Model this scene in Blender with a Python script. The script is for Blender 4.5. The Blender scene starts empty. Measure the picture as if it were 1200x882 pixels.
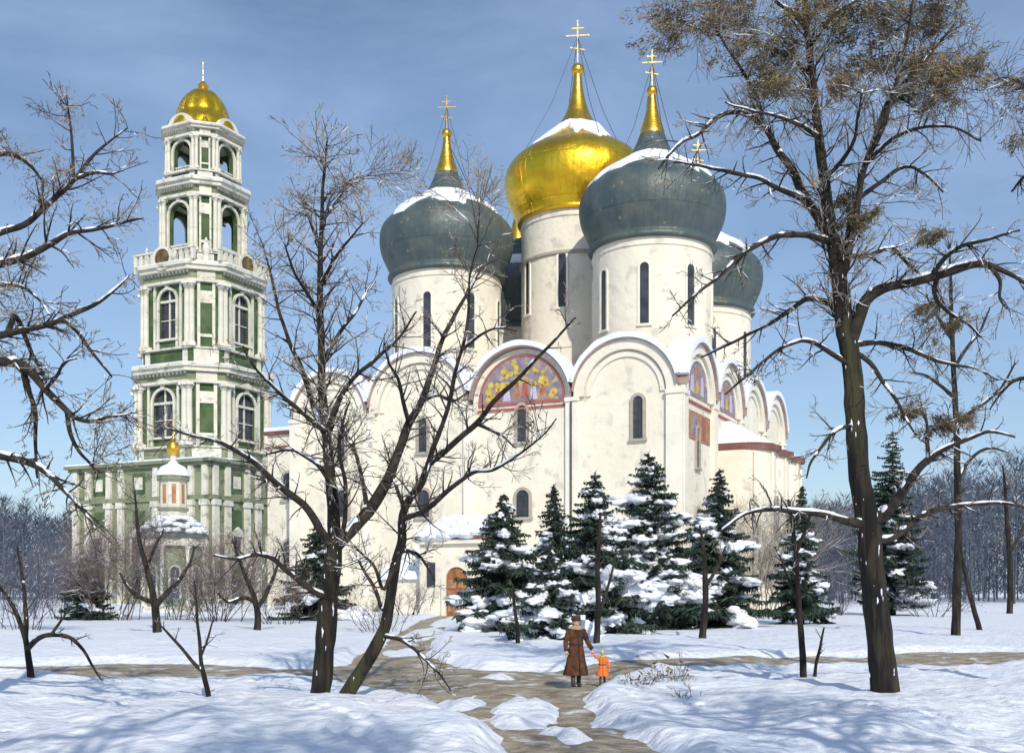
import bpy, math, random
import numpy as np
from mathutils import Vector, noise
R = math.radians
PI = math.pi
scene = bpy.context.scene
COL = scene.collection
CH, HOR, F = 2.4, 690.0, 1300.0        # camera height, horizon row, focal length (photo pixels)

def at(px, py, d):
    return Vector(((px-600)/F*d, d, CH+(HOR-py)/F*d))
def onground(px, py):
    d = F*CH/(py-HOR)
    return Vector(((px-600)/F*d, d, 0))

# ------------------------------------------------------------------ materials
def new_mat(name):
    m = bpy.data.materials.new(name); m.use_nodes = True
    nt = m.node_tree; b = nt.nodes['Principled BSDF']
    return m, nt, b
def mat(name, c1, c2=None, scale=2.0, rough=0.8, metal=0.0, bump=0.0, bscale=None, detail=6, ramp=(0.35, 0.65), c3=None, sc3=None, stretch=None, spec=None):
    """two (or three) tones of the surface's own colour mixed by noise, plus a bump"""
    m, nt, b = new_mat(name)
    N, L = nt.nodes, nt.links
    tc = N.new('ShaderNodeTexCoord')
    src = tc.outputs['Object']
    if stretch:
        mp = N.new('ShaderNodeMapping'); mp.inputs['Scale'].default_value = stretch
        L.new(src, mp.inputs['Vector']); src = mp.outputs[0]
    no = N.new('ShaderNodeTexNoise'); no.inputs['Scale'].default_value = scale; no.inputs['Detail'].default_value = detail
    L.new(src, no.inputs['Vector'])
    rp = N.new('ShaderNodeValToRGB')
    rp.color_ramp.elements[0].position = ramp[0]; rp.color_ramp.elements[1].position = ramp[1]
    rp.color_ramp.elements[0].color = (*c1, 1); rp.color_ramp.elements[1].color = (*(c2 or c1), 1)
    L.new(no.outputs['Fac'], rp.inputs['Fac'])
    out = rp.outputs['Color']
    if c3:
        n3 = N.new('ShaderNodeTexNoise'); n3.inputs['Scale'].default_value = sc3 or scale*4; n3.inputs['Detail'].default_value = 5
        L.new(src, n3.inputs['Vector'])
        r3 = N.new('ShaderNodeMapRange'); r3.inputs['From Min'].default_value = 0.56; r3.inputs['From Max'].default_value = 0.66
        L.new(n3.outputs['Fac'], r3.inputs['Value'])
        mx = N.new('ShaderNodeMix'); mx.data_type = 'RGBA'
        L.new(r3.outputs[0], mx.inputs['Factor']); L.new(out, mx.inputs['A']); mx.inputs['B'].default_value = (*c3, 1)
        out = mx.outputs['Result']
    L.new(out, b.inputs['Base Color'])
    b.inputs['Roughness'].default_value = rough; b.inputs['Metallic'].default_value = metal
    if spec is not None: b.inputs['Specular IOR Level'].default_value = spec
    if bump:
        nb = N.new('ShaderNodeTexNoise'); nb.inputs['Scale'].default_value = bscale or scale*3; nb.inputs['Detail'].default_value = 8
        L.new(src, nb.inputs['Vector'])
        bp = N.new('ShaderNodeBump'); bp.inputs['Strength'].default_value = 1.0; bp.inputs['Distance'].default_value = bump
        L.new(nb.outputs['Fac'], bp.inputs['Height']); L.new(bp.outputs[0], b.inputs['Normal'])
    return m

M = {}
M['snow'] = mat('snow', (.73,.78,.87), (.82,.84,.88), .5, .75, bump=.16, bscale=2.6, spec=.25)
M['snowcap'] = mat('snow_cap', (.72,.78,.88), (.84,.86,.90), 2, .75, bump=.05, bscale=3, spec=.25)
M['path'] = mat('path_dirt', (.23,.18,.12), (.44,.38,.285), 1.7, .9, detail=12, bump=.12, bscale=7, c3=(.66,.66,.66), sc3=1.5)
M['lime'] = mat('lime_wall', (.82,.77,.645), (.72,.67,.555), .28, .9, detail=10, bump=.10, bscale=1.1, c3=(.60,.56,.48), sc3=.7, ramp=(.3,.7))
M['lime2'] = mat('lime_trim', (.83,.79,.68), (.73,.69,.59), .5, .9, bump=.06, bscale=2)
M['roof'] = mat('maroon_roof', (.13,.05,.045), (.22,.095,.075), .8, .6, bump=.02)
M['edge'] = mat('roof_edge_metal', (.26,.19,.17), (.38,.30,.27), .8, .6, bump=.02)
M['glass'] = mat('dark_glass', (.02,.025,.035), (.06,.065,.08), .8, .25)
M['reveal'] = mat('window_reveal', (.34,.31,.27), (.42,.38,.32), 1.5, .9)
M['wood'] = mat('door_wood', (.22,.09,.03), (.38,.17,.05), 1.2, .55, stretch=(4,4,.6))
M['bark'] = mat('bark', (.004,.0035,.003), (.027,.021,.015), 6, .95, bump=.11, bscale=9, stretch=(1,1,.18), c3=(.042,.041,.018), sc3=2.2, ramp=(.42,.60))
M['bark2'] = mat('branch_bark', (.010,.008,.007), (.045,.035,.026), 6, .95, bump=.01)
M['barkol'] = mat('olive_bark', (.05,.045,.025), (.12,.105,.055), 3, .95, bump=.02)
M['twig'] = mat('twigs', (.07,.058,.048), (.30,.26,.21), .7, .95)
M['twigpale'] = mat('pale_twigs', (.20,.17,.145), (.34,.30,.26), .8, .95)
M['twigblue'] = mat('haze_tinted_twigs', (.06,.075,.11), (.125,.15,.205), .05, .95)  # grey-violet twigs, with distance haze put into the colour as extra blue
M['twigred'] = mat('shrub_twigs', (.10,.065,.06), (.20,.15,.14), .5, .95)
M['leaf'] = mat('dry_leaf', (.055,.046,.02), (.25,.185,.09), 1.6, .85)
M['leafpale'] = mat('pale_dry_leaf', (.24,.19,.12), (.42,.36,.28), 1.6, .85)
M['needle'] = mat('spruce_needles', (.016,.036,.030), (.042,.072,.052), 1.3, .8)
M['needle2'] = mat('spruce_needles_light', (.026,.052,.036), (.07,.105,.065), 1.3, .8)
M['green'] = mat('tower_green', (.035,.075,.026), (.095,.14,.065), .5, .9, bump=.02)
M['sage'] = mat('sage_plaster', (.17,.20,.12), (.27,.29,.195), .3, .9, bump=.02, c3=(.11,.13,.08), sc3=.6)
M['white'] = mat('white_stone', (.72,.70,.61), (.57,.56,.48), .5, .85, bump=.02, c3=(.38,.385,.31), sc3=.9)
M['bronze'] = mat('bronze', (.10,.075,.04), (.05,.04,.03), 2, .45, .8)
M['iron'] = mat('iron', (.05,.055,.06), (.09,.09,.09), 3, .6, .5)
M['medal'] = mat('medallion_gilt', (.10,.065,.03), (.30,.20,.07), 1.0, .5, .3)

def seamed(name, c1, c2, rough, metal, nseg, zs, spots=None, flecks=None):
    """sheet metal dome: seams round and up, patchy tone"""
    m, nt, b = new_mat(name); N, L = nt.nodes, nt.links
    tc = N.new('ShaderNodeTexCoord'); sp = N.new('ShaderNodeSeparateXYZ'); L.new(tc.outputs['Object'], sp.inputs[0])
    at2 = N.new('ShaderNodeMath'); at2.operation = 'ARCTAN2'; L.new(sp.outputs['Y'], at2.inputs[0]); L.new(sp.outputs['X'], at2.inputs[1])
    au = N.new('ShaderNodeMath'); au.operation = 'MULTIPLY'; L.new(at2.outputs[0], au.inputs[0]); au.inputs[1].default_value = nseg/(2*PI)
    zz = N.new('ShaderNodeMath'); zz.operation = 'MULTIPLY'; L.new(sp.outputs['Z'], zz.inputs[0]); zz.inputs[1].default_value = zs
    cb = N.new('ShaderNodeCombineXYZ'); L.new(au.outputs[0], cb.inputs[0]); L.new(zz.outputs[0], cb.inputs[1])
    br = N.new('ShaderNodeTexBrick'); L.new(cb.outputs[0], br.inputs['Vector'])
    br.inputs['Scale'].default_value = 1; br.inputs['Brick Width'].default_value = 1; br.inputs['Row Height'].default_value = 1
    br.inputs['Mortar Size'].default_value = .02; br.inputs['Color1'].default_value = (*c1, 1); br.inputs['Color2'].default_value = (*c2, 1)
    br.inputs['Mortar'].default_value = (c1[0]*.85, c1[1]*.85, c1[2]*.85, 1)
    no = N.new('ShaderNodeTexNoise'); no.inputs['Scale'].default_value = .6; no.inputs['Detail'].default_value = 7; L.new(tc.outputs['Object'], no.inputs['Vector'])
    mx = N.new('ShaderNodeMix'); mx.data_type = 'RGBA'; mx.blend_type = 'MIX'
    mr = N.new('ShaderNodeMapRange'); mr.inputs['From Min'].default_value = .45; mr.inputs['From Max'].default_value = .68; L.new(no.outputs['Fac'], mr.inputs['Value'])
    mr.inputs['To Max'].default_value = .7
    L.new(mr.outputs[0], mx.inputs['Factor']); L.new(br.outputs['Color'], mx.inputs['A'])
    mx.inputs['B'].default_value = (*(spots or c2), 1)
    res = mx.outputs['Result']
    if flecks:
        vo = N.new('ShaderNodeTexVoronoi'); vo.inputs['Scale'].default_value = 1.1; L.new(tc.outputs['Object'], vo.inputs['Vector'])
        fm = N.new('ShaderNodeMapRange'); fm.inputs['From Min'].default_value = .24; fm.inputs['From Max'].default_value = .12; fm.inputs['To Max'].default_value = .7; L.new(vo.outputs['Distance'], fm.inputs['Value'])
        fq = N.new('ShaderNodeMath'); fq.operation = 'MULTIPLY'; L.new(fm.outputs[0], fq.inputs[0]); fw_ = N.new('ShaderNodeMapRange'); fw_.inputs['From Min'].default_value = .45; fw_.inputs['From Max'].default_value = .6; L.new(vo.outputs['Color'], fw_.inputs['Value']); L.new(fw_.outputs[0], fq.inputs[1])
        m2 = N.new('ShaderNodeMix'); m2.data_type = 'RGBA'; L.new(fq.outputs[0], m2.inputs['Factor']); L.new(res, m2.inputs['A']); m2.inputs['B'].default_value = (*flecks, 1); res = m2.outputs['Result']
    L.new(res, b.inputs['Base Color'])
    bp = N.new('ShaderNodeBump'); bp.inputs['Distance'].default_value = .03; bp.inputs['Strength'].default_value = .8; bp.invert = True
    L.new(br.outputs['Fac'], bp.inputs['Height'])
    bp2 = N.new('ShaderNodeBump'); bp2.inputs['Distance'].default_value = .22; bp2.inputs['Strength'].default_value = .8
    L.new(no.outputs['Fac'], bp2.inputs['Height']); L.new(bp.outputs[0], bp2.inputs['Normal']); L.new(bp2.outputs[0], b.inputs['Normal'])
    b.inputs['Roughness'].default_value = rough; b.inputs['Metallic'].default_value = metal
    return m
M['dome'] = seamed('green_dome_metal', (.060,.090,.095), (.080,.112,.117), .5, .15, 60, .25, (.125,.145,.125), (.24,.22,.10))
M['gold'] = seamed('gold_leaf', (.92,.60,.035), (.95,.63,.045), .34, 1.0, 64, .22, (.80,.40,.03))
M['gold2'] = mat('gold_plain', (.80,.45,.05), (.92,.58,.10), 1.5, .32, 1.0, bump=.03)
M['mural'] = mat('mural_ground', (.17,.16,.24), (.33,.26,.27), 1.1, .85, c3=(.50,.38,.17), sc3=1.6)
M['muralgold'] = mat('mural_gold', (.42,.29,.05), (.68,.50,.09), 2.5, .7)
M['muralbrown'] = mat('mural_brown', (.28,.12,.06), (.45,.26,.14), 2, .8)
M['muralpale'] = mat('mural_pale', (.45,.42,.60), (.55,.48,.55), 2, .8)
M['muralred'] = mat('mural_red', (.42,.12,.08), (.30,.10,.10), 2, .8)

# ------------------------------------------------------------------ mesh building
class MB:
    def __init__(s): s.v = []; s.f = []
    def add(s, vs, fs):
        o = len(s.v); s.v += [tuple(v) for v in vs]; s.f += [tuple(i+o for i in f) for f in fs]
    def box(s, x0, x1, y0, y1, z0, z1):
        s.add([(x0,y0,z0),(x1,y0,z0),(x1,y1,z0),(x0,y1,z0),(x0,y0,z1),(x1,y0,z1),(x1,y1,z1),(x0,y1,z1)],
              [(0,3,2,1),(4,5,6,7),(0,1,5,4),(1,2,6,5),(2,3,7,6),(3,0,4,7)])
    def prism(s, poly, z0, z1, scale_top=1.0, centre=(0,0)):
        n = len(poly)
        vs = [(x,y,z0) for x,y in poly]+[(centre[0]+(x-centre[0])*scale_top, centre[1]+(y-centre[1])*scale_top, z1) for x,y in poly]
        s.add(vs, [tuple(range(n-1,-1,-1)), tuple(range(n,2*n))]+[(i,(i+1)%n,(i+1)%n+n,i+n) for i in range(n)])
    def lathe(s, prof, n=32, c=(0,0,0), cap=True):
        vs = []; fs = []
        for r,z in prof:
            for k in range(n):
                a = 2*PI*k/n; vs.append((c[0]+r*math.cos(a), c[1]+r*math.sin(a), c[2]+z))
        m = len(prof)
        for j in range(m-1):
            for k in range(n):
                k2 = (k+1)%n; fs.append((j*n+k, j*n+k2, (j+1)*n+k2, (j+1)*n+k))
        if cap: fs.append(tuple(range(n-1,-1,-1))); fs.append(tuple((m-1)*n+k for k in range(n)))
        s.add(vs, fs)
    def tube(s, pts, rad, n=6, cap=True):
        pts = [Vector(p) for p in pts]; m = len(pts)
        if m < 2: return
        vs = []; fs = []; ref = None
        for i,p in enumerate(pts):
            t = (pts[min(i+1,m-1)]-pts[max(i-1,0)])
            if t.length < 1e-9: t = Vector((0,0,1))
            t.normalize()
            if ref is None: ref = Vector((1,0,0)) if abs(t.x) < .8 else Vector((0,1,0))
            a = (ref-t*ref.dot(t)); 
            if a.length < 1e-6: a = t.orthogonal()
            a.normalize(); ref = a; b = t.cross(a)
            r = rad[i] if hasattr(rad,'__len__') else rad
            for k in range(n):
                q = 2*PI*k/n; vs.append(p+(a*math.cos(q)+b*math.sin(q))*r)
        for i in range(m-1):
            for k in range(n):
                k2 = (k+1)%n; fs.append((i*n+k, i*n+k2, (i+1)*n+k2, (i+1)*n+k))
        if cap and n > 3: fs.append(tuple(range(n-1,-1,-1))); fs.append(tuple((m-1)*n+k for k in range(n)))
        s.add(vs, fs)
    def blob(s, c, rx, ry, rz, rng, rough=.25, nu=8, nv=5, rz_=0):
        vs = []; fs = []; off = Vector((rng.random()*50, rng.random()*50, rng.random()*50))
        ca, sa = math.cos(rz_), math.sin(rz_)
        for j in range(nv+1):
            ph = PI*j/nv
            for k in range(nu):
                th = 2*PI*k/nu
                d = Vector((math.sin(ph)*math.cos(th), math.sin(ph)*math.sin(th), math.cos(ph)))
                q = 1+rough*2*noise.noise(d*1.4+off)
                x, y, z = d.x*rx*q, d.y*ry*q, d.z*rz*q
                vs.append((c[0]+x*ca-y*sa, c[1]+x*sa+y*ca, c[2]+z))
        for j in range(nv):
            for k in range(nu):
                k2 = (k+1)%nu; fs.append((j*nu+k, (j+1)*nu+k, (j+1)*nu+k2, j*nu+k2))
        s.add(vs, fs)
    def blade(s, p, d, w, side):
        p = Vector(p); q = p+d
        a = side*w*.5
        s.add([p-a, p+a, q], [(0,1,2)])
    def build(s, name, m, parent=None, smooth=False, loc=None):
        me = bpy.data.meshes.new(name); me.from_pydata(s.v, [], s.f)
        if loc is not None: pass
        me.materials.append(m if not isinstance(m, str) else M[m])
        me.validate(); me.update()
        if smooth:
            me.shade_smooth()
        o = bpy.data.objects.new(name, me); COL.objects.link(o)
        if parent: o.parent = parent
        if loc is not None: o.location = loc
        return o
def recalc(o):
    import bmesh
    bm = bmesh.new(); bm.from_mesh(o.data); bmesh.ops.recalc_face_normals(bm, faces=bm.faces); bm.to_mesh(o.data); bm.free(); return o
def tag(o, label=None, cat=None, group=None, kind=None):
    if label: o['label'] = label
    if cat: o['category'] = cat
    if group: o['group'] = group
    if kind: o['kind'] = kind
    return o
def empty(name, loc, rz=0, **k):
    o = bpy.data.objects.new(name, None); COL.objects.link(o); o.location = loc; o.rotation_euler = (0,0,rz); o.empty_display_size = .5
    return tag(o, **k)
def smooth_by_angle(o, ang=35):
    me = o.data; me.shade_smooth()
    try: me.set_sharp_from_angle(angle=R(ang))
    except Exception: pass
    return o

# ------------------------------------------------------------------ world, sun, camera
SUN_AZ, SUN_EL = 13.0, 34.0         # degrees right of straight behind the camera, height
w = bpy.data.worlds.new("World"); scene.world = w; w.use_nodes = True
nt = w.node_tree; bg = nt.nodes['Background']
sky = nt.nodes.new('ShaderNodeTexSky'); sky.sky_type = 'NISHITA'; sky.sun_disc = False
sx, sy = math.sin(R(SUN_AZ)), -math.cos(R(SUN_AZ))
sky.sun_elevation = R(SUN_EL); sky.sun_rotation = math.atan2(sx, sy)
sky.air_density = 1.0; sky.dust_density = .7; sky.ozone_density = 2.6; sky.altitude = 100
# thin high cloud, part of the sky itself
tc = nt.nodes.new('ShaderNodeTexCoord'); mp = nt.nodes.new('ShaderNodeMapping'); mp.inputs['Scale'].default_value = (1.5,1.5,4.2)
nt.links.new(tc.outputs['Generated'], mp.inputs['Vector'])
cn = nt.nodes.new('ShaderNodeTexNoise'); cn.inputs['Scale'].default_value = 2.1; cn.inputs['Detail'].default_value = 9; cn.inputs['Roughness'].default_value = .62; cn.inputs['Distortion'].default_value = .3
nt.links.new(mp.outputs[0], cn.inputs['Vector'])
mr = nt.nodes.new('ShaderNodeMapRange'); mr.inputs['From Min'].default_value = .26; mr.inputs['From Max'].default_value = .76; mr.inputs['To Max'].default_value = .60
nt.links.new(cn.outputs['Fac'], mr.inputs['Value'])
mx = nt.nodes.new('ShaderNodeMix'); mx.data_type = 'RGBA'
nt.links.new(mr.outputs[0], mx.inputs['Factor']); nt.links.new(sky.outputs[0], mx.inputs['A']); mx.inputs['B'].default_value = (4.0,5.5,8.2,1)
nt.links.new(mx.outputs['Result'], bg.inputs['Color'])
bg.inputs['Strength'].default_value = .118
sl = bpy.data.lights.new('sun', 'SUN'); sl.energy = 3.6; sl.angle = R(.5); sl.color = (1,.93,.80)
so = bpy.data.objects.new('sun', sl); COL.objects.link(so)
sdir = Vector((sx*math.cos(R(SUN_EL)), sy*math.cos(R(SUN_EL)), math.sin(R(SUN_EL))))
so.rotation_euler = sdir.to_track_quat('Z','Y').to_euler(); so.location = (20,-30,40)
cam = bpy.data.cameras.new('camera'); co = bpy.data.objects.new('camera', cam); COL.objects.link(co); scene.camera = co
co.location = (0,0,CH); co.rotation_euler = (R(90),0,0); cam.sensor_width = 36; cam.lens = 36*F/1200; cam.shift_y = (HOR-441)/1200
cam.clip_end = 6000; cam.clip_start = .1
scene.view_settings.view_transform = 'Standard'; scene.view_settings.look = 'None'; scene.view_settings.gamma = 1; scene.view_settings.exposure = 0
scene.render.engine = 'CYCLES'

# ------------------------------------------------------------------ ground and path
PATH = [(620,1400),(600,950),(582,890),(553,857),(527,838),(500,820),(450,812),(400,800),(330,795),(200,799),(0,797),(-500,797),(-500,777),(0,777),(200,777),
        (330,783),(400,778),(425,764),(455,748),(490,726),(520,718),(548,717),(528,732),(508,752),(505,772),(560,782),(650,780),(720,775),(900,767),(1200,760),(1700,756),
        (1700,768),(1200,775),(900,784),(760,786),(715,800),(690,818),(700,838),(735,858),(775,882),(830,950),(1000,1400)]
PATCH = [(543,820,20,6),(613,833,32,13),(662,868,16,8),(497,742,17,6),(528,727,16,5),(470,762,16,4),(512,760,9,4),(640,772,30,1.5),(585,790,14,2)]
def to_world(px, py):
    py = max(py, 712); d = F*CH/(py-HOR); return ((px-600)/F*d, d)
def height(x, y):
    h = 0.0
    near = max(0, min(1, (90-y)/60))
    h += (noise.noise(Vector((x*.12, y*.10, 0)))*.30 + noise.noise(Vector((x*.42, y*.33, 5)))*.17)*near
    h += .30*math.exp(-(((x+3.8)/3.0)**2+((y-17.5)/3.0)**2))
    h += .28*math.exp(-(((x-6.0)/3.2)**2+((y-18.5)/2.6)**2))
    h += .25*max(0, min(1,(y-30)/60))*(.5+noise.noise(Vector((x*.05,y*.05,40))))*near
    return h
PW = np.array([to_world(*p) for p in PATH])
def signed(X, Y):
    """metres inside (+) or outside (-) the trodden path, patches of snow cut out"""
    best = np.full(X.shape, 1e9); ins = np.zeros(X.shape, bool); n = len(PW)
    for i in range(n):
        ax, ay = PW[i-1]; bx, by = PW[i]; dx, dy = bx-ax, by-ay; L = dx*dx+dy*dy+1e-9
        t = np.clip(((X-ax)*dx+(Y-ay)*dy)/L, 0, 1); best = np.minimum(best, np.hypot(X-ax-t*dx, Y-ay-t*dy))
        if abs(dy) > 1e-9: ins ^= ((by > Y) != (ay > Y)) & (X < dx*(Y-by)/dy+bx)
    sd = np.where(ins, best, -best)
    for (cx, cy, rx, ry) in PATCH:
        wx, wy = to_world(cx, cy); r1 = rx/F*wy; r2 = abs(to_world(cx, cy-ry)[1]-to_world(cx, cy+ry)[1])/2
        q = np.sqrt(((X-wx)/r1)**2+((Y-wy)/r2)**2); sd = np.minimum(sd, np.maximum((q-1)*min(r1, r2), -.07))
    return sd
rows = [-30,-10,-2,2,4,6,8,10]
py = HOR+F*CH/10.5
while py > 700:
    rows.append(F*CH/(py-HOR)); py -= (.9 if py < 900 else 4) if py > 760 else .8
rows += [340,400,500,700,1000,1600,3000]
cols = []
k = -3.0
while k < 3.0:
    cols.append(k); k += .0026 if abs(k) < .56 else .06
GX = np.array([[k*(y+6) if y > 0 else k*40 for k in cols] for y in rows]); GY = np.array([[y]*len(cols) for y in rows])
SD = signed(GX, GY); SD[GY > 130] = -5; SD[GY < 3] = -5
TR = []                      # footprints: two trails over the banks
for (ax, ay), (bx, by) in (((1.9,24.5),(7.4,17.2)),((-1.6,22.6),(-9.5,17.6)),((3.0,34.5),(13.5,31.5)),((-3.2,19.5),(-2.0,15.0)),((-5.0,38.0),(-14.0,44.0))):
    L_ = math.hypot(bx-ax, by-ay); ux, uy = (bx-ax)/L_, (by-ay)/L_; k_ = 0; q_ = 0
    while q_ < L_:
        sg = 1 if k_%2 else -1; TR.append((ax+ux*q_-uy*.13*sg+math.sin(q_)*.15, ay+uy*q_+ux*.13*sg+math.cos(q_*.7)*.2, ux, uy)); q_ += .62; k_ += 1
FPD = np.zeros(GX.shape)
for (tx, ty, ux, uy) in TR:
    dx = GX-tx; dy = GY-ty; u = dx*ux+dy*uy; v = -dx*uy+dy*ux; q = (u/.24)**2+(v/.13)**2; FPD += -.10*np.exp(-q**2)+.025*np.exp(-(q-2.2)**2)*(q < 6)
gn = len(cols); sv = []; pv = []; use = np.zeros(GX.shape, bool)
for j, y in enumerate(rows):
    for i in range(gn):
        x = float(GX[j,i])
        if y <= 3: sv.append((x, y, 0.0)); pv.append((x, y, -1)); continue
        h = height(x, y); sd = float(SD[j,i])
        n1 = noise.noise(Vector((x*1.5, y*.9, 21))); n2 = noise.noise(Vector((x*4.2, y*3, 27))); near = max(0, min(1, (80-y)/50))
        e = sd+.28*n1+.10*n2                                   # ragged border
        t = max(-1, min(1, -e/.42)); dip = .5+.5*math.sin(t*PI/2)
        z = h-.16+.28*dip+(.06*n1+.03*n2)*(1-dip)
        z += near*(noise.noise(Vector((x*1.3, y*1.0, 9)))*.085+noise.noise(Vector((x*3.6, y*2.8, 2)))*.034)*dip + .05*dip*math.exp(-(e+.5)**2*5)
        z += float(FPD[j,i])*dip
        sv.append((x, y, z))
        use[j,i] = e > -.9
        pv.append((x, y, h-.075+near*(noise.noise(Vector((x*2.3, y*1.4, 3)))*.035+noise.noise(Vector((x*.9+3, y*.5, 3)))*.03)))
gf = []; pf = []
for j in range(len(rows)-1):
    for i in range(gn-1):
        a = j*gn+i; f = (a, a+1, a+gn+1, a+gn); gf.append(f)
        if use[j,i] or use[j+1,i] or use[j,i+1] or use[j+1,i+1]: pf.append(f)
def submesh(name, verts, faces, m):
    used = {}; vs = []; fs = []
    for f in faces:
        g = []
        for i in f:
            if i not in used: used[i] = len(vs); vs.append(verts[i])
            g.append(used[i])
        fs.append(tuple(g))
    b = MB(); b.v = vs; b.f = fs
    return b.build(name, m, smooth=True)
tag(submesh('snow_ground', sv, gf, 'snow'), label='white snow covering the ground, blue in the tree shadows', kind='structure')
tag(submesh('path', pv, pf, 'path'), label='trodden brown dirt path through the snow', kind='structure')

# ------------------------------------------------------------------ cathedral
class FR:      # a wall plane: a runs along it, n points out of it
    def __init__(s, o, a, n): s.o = Vector(o); s.a = Vector(a); s.n = Vector(n)
    def p(s, a, z, n): return s.o+s.a*a+s.n*n+Vector((0,0,z))
    def box(s, mb, a0, a1, z0, z1, n0, n1):
        mb.add([s.p(a0,z0,n0),s.p(a1,z0,n0),s.p(a1,z1,n0),s.p(a0,z1,n0),s.p(a0,z0,n1),s.p(a1,z0,n1),s.p(a1,z1,n1),s.p(a0,z1,n1)],
               [(0,3,2,1),(4,5,6,7),(0,1,5,4),(1,2,6,5),(2,3,7,6),(3,0,4,7)])
    def ring(s, mb, ac, zc, r0, r1, n0, n1, t0=0, t1=180, k=28, jit=None):
        vs = []; fs = []
        for i in range(k+1):
            t = R(t0+(t1-t0)*i/k); c, q = math.cos(t), math.sin(t)
            rr1 = r1+(jit(i/k) if jit else 0)
            for r, n in ((r0,n0),(rr1,n0),(rr1,n1),(r0,n1)): vs.append(s.p(ac+r*c, zc+r*q, n))
        for i in range(k):
            for j in range(4):
                a = i*4+j; b = i*4+(j+1)%4; fs.append((a, b, b+4, a+4))
        fs += [(0,1,2,3), (k*4+3,k*4+2,k*4+1,k*4)]
        mb.add(vs, fs)
    def disc(s, mb, ac, zc, r, n0, n1, t0=0, t1=180, k=28):
        vs = []
        for n in (n0, n1):
            for i in range(k+1):
                t = R(t0+(t1-t0)*i/k); vs.append(s.p(ac+r*math.cos(t), zc+r*math.sin(t), n))
        m = k+1
        mb.add(vs, [tuple(range(m)), tuple(range(2*m-1,m-1,-1))]+[(i,(i+1)%m,(i+1)%m+m,i+m) for i in range(m)])
    def poly(s, mb, pts, n0, n1):
        m = len(pts); vs = [s.p(a,z,n0) for a,z in pts]+[s.p(a,z,n1) for a,z in pts]
        mb.add(vs, [tuple(range(m)), tuple(range(2*m-1,m-1,-1))]+[(i,(i+1)%m,(i+1)%m+m,i+m) for i in range(m)])

CW, CD = 42.76, 42.0
cath = empty('cathedral', (15.15,100,0), R(-26), label='large cream white cathedral with one gold and four dark green onion domes', cat='cathedral')
def B(mb, name, m, parent=cath, sm=False, ang=None):
    o = mb.build(name, m, parent); recalc(o)
    if ang or sm: smooth_by_angle(o, ang or 40)
    return o
ZS = 20.3
FS = [0,10.41,21.34,33.2,42.76]; ES = [0,10.5,21,31.5,42]
fr_front = FR((0,0,0), (-1,0,0), (0,-1,0)); fr_east = FR((0,0,0), (0,1,0), (1,0,0))
fr_back = FR((0,CD,0), (-1,0,0), (0,1,0)); fr_west = FR((-CW,0,0), (0,1,0), (-1,0,0))
wall = MB(); wall.box(-CW, 0, 0, CD, -.6, ZS); 
wo = B(wall, 'wall', 'lime')
rngc = random.Random(5)
for fi, (fr, bays) in enumerate(((fr_front,FS),(fr_east,ES),(fr_west,ES),(fr_back,FS))):
    pl = []
    for i, b in enumerate(bays):
        a0 = b-.65; a1 = b+.65
        if i == 0: a0, a1 = -.35, 1.2
        if i == len(bays)-1: a0, a1 = b-1.2, b+.35
        if fi > 0 and i == 0: a0 = .01
        if fi > 0 and i == len(bays)-1: a1 = b-.01
        m = MB(); fr.box(m, a0, a1, -.6, ZS-.25, .0, .42); fr.box(m, a0-.06, a1+.06, ZS-.25, ZS+.12, -.01, .56); fr.box(m, a0-.06, a1+.06, -.6, 1.3, .0, .62)
        B(m, 'pilaster', 'lime2')
    for i in range(len(bays)-1):
        c = (bays[i]+bays[i+1])/2; hw = (bays[i+1]-bays[i])/2; r = hw-.12
        m = MB(); fr.disc(m, c, ZS, r-.1, -1.2, -.012); g = B(m, 'gable', 'lime')
        m = MB(); fr.ring(m, c, ZS+.12, r-(.6 if (fi, i) == (0,1) else 1.05), r-.05, .005, .44)
        if (fi, i) != (0,1): fr.ring(m, c, ZS+.12, r-1.7, r-1.25, .003, .18); B(m, 'archivolt', 'lime2', g, ang=30)
        m = MB(); fr.ring(m, c, ZS, r-.04, r+.08, -6.5, .75, 7, 173); B(m, 'roof_edge', 'edge', g, ang=30)
        m = MB(); fr.disc(m, c, ZS+.01, r-.06, -9.0, -1.25, 3, 177); B(m, 'vault_roof', 'roof', g, ang=30)
        off = rngc.random()*30
        m = MB(); fr.ring(m, c, ZS, r+.083, r+.46, -1.7, .84, 16, 164, 40, jit=lambda t: .16+noise.noise(Vector((t*9+off,0,0)))*.14-.25*abs(t-.5)); B(m, 'snow', 'snowcap', g, ang=60)
        # tall thin recess line of the bay and plinth
        m = MB(); fr.box(m, bays[i]+1.25, bays[i+1]-1.25, -.6, 1.0, .0, .3); B(m, 'plinth', 'lime2')
        if fi in (0, 1) :
            m = MB(); fr.box(m, bays[i]+.8, bays[i+1]-.8, ZS-.62, ZS-.4, .0, .16)
            if (fi, i) in ((0,1),(1,0),(1,1)): B(m, 'ledge', 'muralred')
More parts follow.
